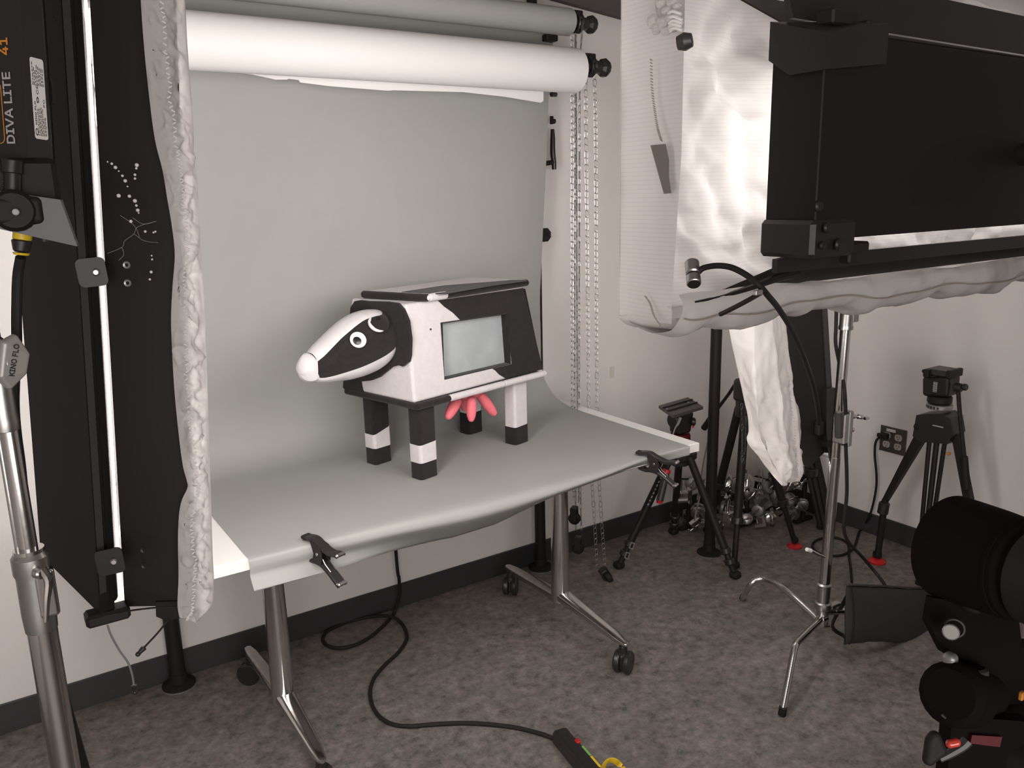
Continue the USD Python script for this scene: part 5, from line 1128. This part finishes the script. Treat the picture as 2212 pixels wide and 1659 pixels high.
t2.part('camera_plate', cat(box(tp2, (.09, .085, .022), .003)), 'dark_grey_metal', under=b2); t2.part('plate_jaw', box(np.array((3.0600, 1.6783, 0.8679)), (.09, .022, .030), .003), 'black_metal', under=b2); t2.part('plate_jaw', box(np.array((3.0600, 1.5910, 0.8770)), (.09, .018, .030), .003), 'black_metal', under=b2)
t2.part('plate_knob', cyl((3.0500, 1.6858, 0.8717), (3.0500, 1.7095, 0.8660), .0075, ch=.002), 'black_rubber', under=b2); t2.part('brake_lever', rbox((3.0500, 1.6939, 0.8391), (.012, .014, .026), .004), 'dark_red', under=b2)
t2.part('side_label', box((3.0340, 1.6459, 0.8170), (.0012, .016, .040), .0003), 'letter_grey', under=b2, smooth=False, label='pale label on the head')
for k in range(5):
    t2.part('label_mark', box(np.add((3.0330, 1.6453, 0.8172), (0, 0, -.016 + .008 * k)), (.0012, .012, .0022), 0), 'letter_black', under=b2, smooth=False)
t2.part('handle_joint', cat(cyl((3.0600, 1.5858, 0.8240), (3.0600, 1.5579, 0.8255), .017, ch=.003), cyl((3.0600, 1.5549, 0.8296), (3.0600, 1.5394, 0.8307), .013, ch=.003)), 'black_plastic', under=b2)
hb2 = t2.part('pan_bar', tube([(3.0600, 1.5709, 0.8159), (3.0600, 1.5617, 0.7582), (3.0600, 1.5433, 0.6622), (3.0600, 1.5231, 0.5662)], .0078, 10, 4), 'black_metal'); t2.part('pan_grip', cyl((3.0600, 1.5231, 0.5662), (3.0600, 1.5013, 0.4368), .0125, .0145, ch=.003), 'black_rubber', under=hb2)
la2 = t2.part('leg', cat(hull([np.array(q) + (dx, 0, 0) for q in [(3.0800, 1.7211, 0.6179), (3.0800, 1.6880, 0.5910), (3.0800, 1.8274, 0.2806), (3.0800, 1.8532, 0.2622)] for dx in (-.014, .014)]), cyl((3.0750, 1.8335, 0.2902), (3.0839, 1.8511, 0.0300), .0135)), 'black_metal')
t2.part('leg_lock', cyl((3.0750, 1.8347, 0.2795), (3.0700, 1.8376, 0.2280), .022, ch=.004), 'black_plastic', under=la2); t2.part('leg_foot', rbox((3.0947, 1.8600, 0.0280), (.03, .034, .034), .010), 'black_rubber', under=la2)
fp = np.array((3.0826, 1.8520, 0.0000))
t2.part('foot_pad', lathe([(0, 0), (.035, 0), (.036, .007), (.027, .014), (.012, .017), (0, .017)], trimesh.transformations.translation_matrix(fp), 20), 'red_plastic', under=la2, label='red rubber foot pad')
for k, (a, b) in enumerate((((2005, 950), (1984, 1225)), ((2020, 955), (1995, 1230)), ((2040, 955), (2010, 1230)))):
    pass
for a, b, rr in (((3.0700, 1.6677, 0.5977), (3.0526, 1.6564, 0.0500), .0085), ((3.0700, 1.6382, 0.6010), (3.0422, 1.6328, 0.0500), .0105), ((3.0700, 1.6063, 0.6124), (3.0792, 1.6368, 0.0500), .0085)):
    l3 = t2.part('leg', cyl(a, b, rr), 'black_satin')
t2.part('leg_foot', cat(cyl((3.0761, 1.6555, 0.0600), (3.0469, 1.6384, 0.0180), .018), rbox((3.0265, 1.6278, 0.0120), (.03, .03, .022), .008)), 'black_rubber', under=l3)
l4 = t2.part('leg', cat(hull([np.array(q) + (dx, 0, 0) for q in [(3.0800, 1.5802, 0.6223), (3.0800, 1.5611, 0.6453), (3.0800, 1.4849, 0.3960), (3.0800, 1.5096, 0.3790)] for dx in (-.014, .014)]), cyl((3.0800, 1.4968, 0.3924), (3.19, 1.41, .02), .0135)), 'black_metal')
t2.part('leg_foot', rbox((3.19, 1.41, .014), (.03, .034, .028), .010), 'black_rubber', under=l4)
t2.part('leg_spreader_tip', cyl((3.0600, 1.5779, 0.5633), (3.0600, 1.5881, 0.5570), .006, ch=.001), 'orange_paint', under=l4, label='small orange knob')

# ------------------------------------------------------------------ rack and the heap of metal grip clamps in the corner
rk = Thing('clamp_rack', 'low black rack in the corner carrying the heap of metal clamps', 'rack', (2.95, 2.50, 0))
RA, RB = np.array((2.70, 2.60, 0)), np.array((3.22, 2.32, 0))
for z in (.075, .215):
    rk.part('rail', cyl(RA + (0, 0, z), RB + (0, 0, z), .011), 'black_metal')
for f in (.02, .5, .98):
    q = RA + (RB - RA) * f; rk.part('post', cyl(q, q + (0, 0, .235), .012), 'black_metal'); rk.part('foot_bar', box(q + (0, 0, .008), (.12, .03, .016), .003, trimesh.transformations.rotation_matrix(0, (0, 0, 1))), 'black_metal')
def grip_head(c, d, x, s, m, k, label):
    t = Thing('grip_clamp', label, 'clamp', c, group=('round grip clamps heaped in the corner', 'screw clamps heaped in the corner')[k])
    F = frame(c, d, x)
    if k == 0:
        t.part('disc', put(lathe([(0, -.020 * s), (.020 * s, -.020 * s), (.031 * s, -.015 * s), (.032 * s, -.004 * s), (.024 * s, -.001 * s), (0, -.001 * s)], None, 22), F), m); t.part('disc', put(lathe([(0, .001 * s), (.024 * s, .001 * s), (.032 * s, .004 * s), (.031 * s, .015 * s), (.020 * s, .020 * s), (0, .020 * s)], None, 22), F), m)
        t.part('body', put(cat(rbox((.036 * s, 0, 0), (.024 * s, .020 * s, .026 * s), .004), cyl((0, 0, .018 * s), (0, 0, .034 * s), .006 * s)), F), 'dark_grey_metal')
        t.part('handle', put(tube([(-.024 * s, .004 * s, .034 * s), (0, 0, .038 * s), (.024 * s, -.004 * s, .034 * s)], .0042 * s, 8, 4), F), 'chrome')
    else:
        t.part('frame', put(prism(Polygon([(-.03, -.03), (.03, -.03), (.03, -.018), (-.018, -.018), (-.018, .018), (.03, .018), (.03, .03), (-.03, .03)]).buffer(.002), .018, trimesh.transformations.translation_matrix((0, 0, -.009)) @ np.diag((s, s, 1, 1))), F), m)
        sc_ = t.part('screw', put(cyl((.018 * s, -.055 * s, 0), (.018 * s, .008 * s, 0), .0045 * s), F), 'chrome'); t.part('screw_handle', put(cyl((.0 * s, -.052 * s, 0), (.038 * s, -.052 * s, 0), .0035 * s), F), 'chrome', under=sc_)
rg = random.Random(11)
heap = [(.02, .235, 0), (.07, .10, 0), (.05, .05, 1), (.13, .215, 0), (.12, .03, 1), (.17, .09, 0), (.22, .035, 0), (.27, .20, 1), (.30, .235, 0), (.30, .10, 0), (.34, .16, 1), (.38, .215, 0), (.38, .06, 0), (.43, .13, 1), (.45, .235, 0), (.47, .05, 0), (.50, .17, 0), (.54, .215, 1), (.56, .09, 0), (.58, .035, 1), (.62, .20, 0), (.64, .12, 1), (.66, .05, 0), (.70, .235, 0), (.72, .15, 0), (.75, .075, 1), (.79, .215, 0), (.82, .13, 0), (.86, .06, 0), (.90, .205, 1), (.94, .10, 0)]
nrm_ = unit(np.cross(RB - RA, (0, 0, 1)))
ORD = ('first', 'second', 'third', 'fourth', 'fifth', 'sixth', 'seventh', 'eighth', 'ninth', 'tenth', 'eleventh', 'twelfth', 'thirteenth')
level = lambda z: 2 if z > .18 else 1 if z > .07 else 0
order = {}
for f, z, kind in sorted(heap): order.setdefault((level(z), kind), []).append(f)
for k, (f, z, kind) in enumerate(heap):
    off = rg.uniform(.012, .05) + (.03 if z < .06 else 0)
    c = RA + (RB - RA) * f + nrm_ * off + (0, 0, max(z, .036))
    d = unit(nrm_ + np.array((rg.uniform(-.9, .9), rg.uniform(-.6, .6), rg.uniform(-.5, .7)))); x = unit((rg.uniform(-1, 1), rg.uniform(-1, 1), rg.uniform(-1, 1)))
    grip_head(c, d, x, rg.uniform(.85, 1.15), rg.choice(('chrome', 'steel', 'steel', 'aluminium', 'silver_plastic')), kind, f"{('round metal grip', 'metal screw')[kind]} clamp, {ORD[order[level(z), kind].index(f)]} from the left {('on the floor', 'midway up', 'along the top')[level(z)]} of the clamp heap")
# big clamp standing in front, and a pair left of the tripod leg
def big_clamp(c, yaw, label, s=1.0):
    t = Thing('pipe_clamp', label, 'clamp', np.array(c) - (0, 0, .03)); F = trimesh.transformations.translation_matrix(c) @ trimesh.transformations.rotation_matrix(yaw, (0, 0, 1)) @ np.diag((s, s, s, 1))
    t.part('block', put(cat(rbox((0, 0, 0), (.055, .04, .05), .006), box((.034, 0, .0), (.010, .044, .075), .002)), F), 'chrome'); t.part('barrel', put(cyl((-.03, -.018, -.012), (.02, -.018, -.012), .014, ch=.003), F), 'steel')
    h = t.part('shaft', put(cyl((-.01, 0, .02), (-.01, 0, .085), .008, ch=.002), F), 'chrome'); t.part('handle', put(tube([(-.045, -.01, .082), (-.01, 0, .087), (.03, .01, .082)], .0045, 8, 4), F), 'black_metal', under=h)
big_clamp((2.6165, 2.2700, 0.1881), .2, 'chrome block clamp lying between two tripod legs in the corner', .95)
big_clamp((2.7339, 2.6100, 0.0320), 1.2, 'chrome clamp on the floor beside the baseboard, left of the free-standing pole', 1.0)
big_clamp((2.5670, 2.5000, 0.2217), -.5, 'clear-handled metal clamp stacked above another one behind the tripod leg', .95)
single('metal_rod', tube([(2.7050, 2.5000, 0.2738), (2.6782, 2.5000, 0.1893), (2.6281, 2.4800, 0.0942)], .004, 8), 'chrome', 'thin shiny rod leaning beside the free-standing pole', 'rod')
single('metal_rod', tube([(2.7787, 2.5500, 0.4374), (2.7495, 2.5500, 0.3299), (2.6848, 2.5200, 0.1703)], .0035, 8), 'steel', 'thin grey rod leaning on the back wall behind the tripod head', 'rod')

# ------------------------------------------------------------------ outlet, plug and cables
op = np.array([(3.3340, 2.0354, 0.5260), (3.3340, 1.9116, 0.5283), (3.3340, 1.9116, 0.4095), (3.3340, 2.0379, 0.4088)]); oc = op.mean(0)
OF = frame(oc, (-1, 0, 0), (0, -1, 0))
ot = Thing('wall_outlet', 'dull metal four-socket outlet plate low on the right wall, a white strip above the plug', 'outlet', oc)
ot.part('plate', put(hull([(x, y, z) for x, y, z in ((-.0625, -.059, 0), (.0625, -.059, 0), (.0625, .059, 0), (-.0625, .059, 0), (-.060, -.0565, .005), (.060, -.0565, .005), (.060, .0565, .005), (-.060, .0565, .005))]), OF), 'outlet_steel', smooth=False)
for x in (-.027, .027):
    for y in (-.0225, .0185):
        s_ = ot.part('socket', put(prism(sbox(-.0165, -.0145, .0165, .0145).intersection(Polygon([(.0175 * math.cos(a), .0175 * math.sin(a)) for a in np.arange(24) * math.pi / 12])), .0022), OF @ trimesh.transformations.translation_matrix((x, y, .005))), 'outlet_face')
        for sx_ in (-.006, .006):
            ot.part('slot', put(box((sx_, .003, .0075), (.0022, .0085, .001), 0), OF @ trimesh.transformations.translation_matrix((x, y, 0))), 'letter_black', under=s_, smooth=False)
        ot.part('slot', put(cyl((0, -.008, .0072), (0, -.008, .0080), .0024, n=10), OF @ trimesh.transformations.translation_matrix((x, y, 0))), 'letter_black', under=s_, smooth=False)
ot.part('plate_screw', put(lathe([(0, 0), (.003, 0), (.002, .0012), (0, .0014)], None, 12), OF @ trimesh.transformations.translation_matrix((.027, -.002, .005))), 'silver_plastic')
ls_ = ot.part('label_strip', put(box((-.010, .044, .0056), (.043, .012, .0008), 0), OF), 'label_white', smooth=False)
ot.part('label_print', put(cat(*[box((-.028 + .005 * k, .044, .0061), (.0032, (.006, .005, .0065)[k % 3], .0004), 0) for k in range(8)]), OF), 'letter_grey', under=ls_, smooth=False)
pl = Thing('power_plug', 'black plug in the upper left socket of the wall outlet', 'plug', np.array((3.3100, 2.0032, 0.4859)))
pq = OF @ trimesh.transformations.translation_matrix((-.027, .0185, 0))
pl.part('plug_body', put(cat(rbox((0, 0, .022), (.030, .027, .028), .007), hull([(-.014, -.010, .03), (-.014, .010, .03), (-.034, -.009, .03), (-.034, .006, .03), (-.014, -.010, .012), (-.014, .010, .012), (-.034, -.009, .018), (-.034, .006, .018)])), pq), 'black_rubber'); pl.part('blade', put(box((.006, .003, .0075), (.0016, .006, .006), 0), pq), 'steel')
single('wall_cable', tube([(3.3050, 2.0238, 0.4755), (3.3050, 2.0359, 0.4574), (3.3050, 2.0402, 0.4281), (3.3050, 2.0358, 0.3745), (3.3050, 2.0236, 0.3117), (3.3050, 2.0182, 0.2469), (3.3050, 2.0253, 0.1666), (3.3050, 2.0402, 0.0941)] + [(3.3517, 2.0970, 0.0060), (3.2901, 2.0752, 0.0060), (3.1627, 2.0084, 0.0060), (3.0934, 1.9800, 0.0060), (3.0123, 1.9747, 0.0060), (2.9637, 2.0050, 0.0060), (2.9535, 2.0540, 0.0060), (2.9850, 2.1036, 0.0060), (3.0515, 2.1356, 0.0060), (3.1205, 2.1293, 0.0060), (3.1566, 2.0894, 0.0060), (3.1365, 2.0280, 0.0060), (3.0337, 1.9530, 0.0060), (2.9210, 1.8672, 0.0060), (2.8205, 1.7945, 0.0060)], .0052, 10, 5), 'black_rubber', 'black cable from the wall outlet looping on the floor behind the chrome stand', 'cable')

fc = [(1.1772, 2.6539, 0.0068), (1.1077, 2.6960, 0.0068), (1.0115, 2.7143, 0.0068), (0.9355, 2.6944, 0.0068), (0.8994, 2.6521, 0.0068), (0.8952, 2.6005, 0.0068), (0.9208, 2.5591, 0.0068), (0.9755, 2.5422, 0.0068), (1.0469, 2.5608, 0.0068), (1.1255, 2.6100, 0.0068), (1.1652, 2.6409, 0.0068)]
uc = [np.array((1.205, 2.655, .66)), np.array((1.2121, 2.6550, 0.2193)), np.array((1.2200, 2.6600, 0.1481)), np.array((1.2178, 2.6650, 0.0691)), np.array((1.1962, 2.6682, 0.0120))]
single('extension_cable', tube(uc + [np.add(fc[k], (0, 0, .0)) for k in range(len(fc) - 1, -1, -1)][0:9] + [(0.9932, 2.7150, 0.0068), (1.0918, 2.7032, 0.0068)] + [(1.1609, 2.6429, 0.0170)]  + [(1.1842, 2.5883, 0.0068), (1.1663, 2.5060, 0.0068), (1.1401, 2.4575, 0.0068), (1.0826, 2.4042, 0.0068), (1.0124, 2.3613, 0.0068), (0.9532, 2.3150, 0.0068), (0.9163, 2.2665, 0.0068), (0.8938, 2.2200, 0.0068), (0.8774, 2.1625, 0.0068), (0.8744, 2.1011, 0.0068), (0.8921, 2.0465, 0.0068), (0.9284, 2.0096, 0.0068), (0.9717, 1.9868, 0.0068), (1.0267, 1.9556, 0.0068), (1.0796, 1.9205, 0.0068), (1.1334, 1.8737, 0.0068), (1.1831, 1.8218, 0.0068), (1.2172, 1.7732, 0.0068), (1.2395, 1.7334, 0.0068), (1.2525, 1.6982, 0.0068)], .0064, 10, 5), 'black_rubber', 'long black cable looping on the floor under the table to the power strip', 'cable')

# power strip running out of the picture at the bottom
s0, s1 = np.array((1.2560, 1.6737, 0.0000)), np.array((1.2272, 1.4828, -0.0000))
sdv = unit(s1 - s0); ps = Thing('power_strip', 'black power strip with a red switch at the bottom edge of the photo', 'power strip', s0)
PF = frame(s0 + (0, 0, .0), (0, 0, 1), sdv)
ps.part('housing', put(rbox((.125, 0, .024), (.30, .050, .047), .013), PF), 'black_plastic')
ps.part('switch', put(cat(rbox((.055, .018, .046), (.018, .014, .010), .004)), PF), 'red_plastic', label='red switch')
ps.part('indicator', put(tube([(.005, .021, .044), (.02, .0235, .043), (.032, .0215, .044)], .0022, 6, 3), PF), 'silver_plastic')
ps.part('sticker', put(box((.100, .0185, .0445), (.045, .012, .004), .001), PF), 'green_sticker', label='green sticker'); ps.part('sticker', put(box((.150, .0185, .0445), (.05, .012, .004), .001), PF), 'yellow_plastic', label='yellow sticker')
ps.part('screw', put(cyl((.03, -.022, .034), (.03, -.0245, .036), .004), PF), 'black_rubber')
yl = [(1.2714, 1.5122, 0.0040)][0], (1.2795, 1.5200, 0.0130), (1.2878, 1.5200, 0.0270), (1.3046, 1.5200, 0.0283), (1.3206, 1.5150, 0.0198), (1.3352, 1.5100, 0.0000), [(1.3226, 1.4667, 0.0040)][0]
single('yellow_strap', tube(yl, .0085, 12, 6, flat=.22, up=(.15, .95, .1)), 'yellow_plastic', 'yellow strap arching up at the bottom edge beside the power strip', 'strap')

# ------------------------------------------------------------------ video camera close by at the lower right
fc_ = np.array((0.7265, 0.3641, 1.2412)); ax = unit(np.array((1.2, 2.2, 1.02)) - fc_)
vc = Thing('video_camera', 'black video camera cropped at the lower right corner, lens towards the table', 'video camera', fc_ - (0, 0, .3))
CF = frame(fc_, ax, np.cross(ax, (0, 0, 1)))
lens = vc.part('lens', put(lathe([(0, -.25), (.034, -.25), (.036, -.16), (.042, -.155), (.042, -.12), (.039, -.118), (.039, -.08), (.043, -.076), (.046, -.045), (.0475, -.02), (.0485, 0), (.0455, .001), (.043, -.012), (0, -.014)], None, 48), CF), 'lens_black')
vc.part('focus_ring', put(lathe([(.0402, -.112), (.0415, -.112), (.0415, -.086), (.0402, -.086)], None, 48), CF), 'black_rubber', under=lens); vc.part('front_glass', put(lathe([(0, -.0132), (.042, -.0118), (0, -.008)], None, 32), CF), 'eye_black', under=lens); vc.part('red_ring', put(lathe([(.0432, -.072), (.0442, -.0715), (.0444, -.068), (.0434, -.068)], None, 48), CF), 'lens_black', under=lens)
def cpt(x, y, z): return (CF @ np.array((x, y, z, 1)))[:3]
# right of the lens axis is +x, up is -y or +y: find which
su = 1 if (CF[:3, 1] @ np.array((0, 0, 1))) > 0 else -1
bodyb = vc.part('camera_body', put(cat(rbox((0, su * .0, -.36), (.13, .15, .22), .02), rbox((0, su * .09, -.33), (.05, .05, .20), .014)), CF), 'lens_black')
vc.part('lens_base', put(rbox((0, -su * .002, -.245), (.09, .10, .03), .01), CF), 'black_metal', under=bodyb)
al = [(0.6865, 0.3561, 1.2053), (0.7025, 0.3447, 1.2024), (0.7216, 0.3299, 1.1945), (0.7486, 0.3102, 1.1880), (0.7467, 0.3002, 1.1471), (0.7037, 0.3278, 1.1442), (0.6880, 0.3415, 1.1561), (0.6899, 0.3439, 1.1692), (0.6802, 0.3543, 1.1838)]
n_f = -CAM[2]
vc.part('rod_bracket', hull([np.array(q) + n_f * dz for q in al for dz in (.0, .012)]), 'lens_black', under=None)
vc.part('bracket_knob', rbox((0.7099, 0.3296, 1.2101), (.03, .02, .025), .008), 'black_rubber')
ft = [(0.6722, 0.3301, 1.1884), (0.6744, 0.3290, 1.1896)]
vc.part('thumb_disc', put(lathe([(0, 0), (.0068, 0), (.0070, .001), (.0060, .002), (0, .002)], None, 24), frame(ft[0], -n_f + CAM[0] * -.55 + CAM[1] * .1)), 'silver_plastic', label='pale round screw head')
vc.part('thumb_ring', put(lathe([(.007, -.006), (.0085, -.006), (.0085, .0), (.007, 0)], None, 24), frame((0.6800, 0.3311, 1.1885), -n_f + CAM[0] * -.55)), 'dark_grey_metal')
vc.part('silver_knuckle', rbox((0.6771, 0.3306, 1.1572), (.012, .012, .018), .005), 'silver_plastic')
vc.part('follow_focus', cat(cyl((0.6936, 0.3224, 1.1228), (0.6584, 0.3193, 1.1383), .029, .0275, ch=.006), cyl((0.7430, 0.3269, 1.1011), (0.6936, 0.3224, 1.1228), .020)), 'lens_black', label='round focus wheel')
vc.part('focus_rim', tube([np.array((0.6574, 0.3188, 1.1389)) + (CAM[0] * .55 * math.cos(a) + CAM[1] * math.sin(a)) * .021 - n_f * .001 for a in np.linspace(-2.2, -.2, 14)], .0011, 6), 'dark_grey_metal')
vc.part('clamp_ring', put(lathe([(.021, -.008), (.0235, -.006), (.0235, .004), (.021, .006)], None, 32), frame((0.6918, 0.3287, 1.1412), (.2, .3, .9))), 'dark_grey_metal')
hd2 = np.array((0.7199, 0.3072, 1.0636))
vc.part('head_plate', hull([np.array(q) + n_f * dz for q in [(0.6846, 0.3269, 1.0948), (0.7006, 0.3175, 1.0992), (0.7452, 0.2865, 1.0939), (0.7380, 0.2778, 1.0450), (0.6731, 0.3201, 1.0426), (0.6837, 0.3232, 1.0792)] for dz in (0, .02)]), 'lens_black')
vc.part('riser_block', hull([np.array(q) + n_f * dz for q in [(0.7577, 0.3613, 1.1276), (0.8273, 0.3148, 1.1257), (0.8130, 0.2974, 1.0287), (0.7448, 0.3456, 1.0394)] for dz in (0, .03)]), 'lens_black')
vc.part('red_plate', hull([np.array(q) + n_f * dz for q in [(0.6945, 0.3130, 1.0863), (0.7168, 0.2977, 1.0841), (0.7137, 0.2972, 1.0752), (0.6921, 0.3126, 1.0791)] for dz in (0, .006)]), 'dark_red')
vc.part('tilt_handle', rhull([np.array((0.6334, 0.3155, 1.1091)), np.array((0.6357, 0.3109, 1.0982)), np.array((0.6267, 0.3148, 1.0907)), np.array((0.6309, 0.3163, 1.1061))], .0052), 'black_rubber', label='black oval lever')
vc.part('lever_arm', tube([(0.6436, 0.3140, 1.0837), (0.6517, 0.3099, 1.0882), (0.6613, 0.3052, 1.0942), (0.6660, 0.3034, 1.0988)], [.003, .004, .0045, .005], 8, 3), 'dark_grey_metal')
vc.part('red_button', rhull([np.array((0.6483, 0.3092, 1.0997)), np.array((0.6531, 0.3063, 1.1007))], .0036), 'red_button', label='shiny red button')
vc.part('yellow_mark', box((0.7206, 0.2880, 1.1296), (.006, .004, .008), .001), 'orange_paint')
ctr = np.array((hd2[0] + .06, hd2[1] - .03, 0))
vt = Thing('camera_tripod', 'tripod under the video camera at the lower right, mostly outside the photo', 'tripod', ctr)
vt.part('column', cyl(ctr + (0, 0, .62), ctr + (0, 0, hd2[2] - .05), .035), 'black_metal')
vt.part('head', rbox(ctr + (0, 0, hd2[2] - .035), (.12, .12, .09), .02), 'black_metal')
for a in (.1, 2.2, 4.3):
    d = np.array((math.cos(a), math.sin(a), 0)); lg = tri_leg(vt, ctr + d * .04 + (0, 0, .66), ctr + d * .36 + (0, 0, .012), .017, .012)
    vt.part('leg_foot', rbox(ctr + d * .36 + (0, 0, .014), (.04, .04, .028), .01), 'black_rubber', under=lg)

# ------------------------------------------------------------------ small things along the walls
single('wood_panel', box((XR - .012, 1.185, .17), (.02, .10, .336), .002), 'tan_wood', 'tan wooden piece on the right wall at the photo edge', 'wood')
single('wall_patch', box(np.add((2.3314, 2.7165, 0.7946), (0, 0, 0)), (.026, .0016, .052), .0004), 'patch_paint', 'small painted-over plate on the back wall right of the chains', 'plate')
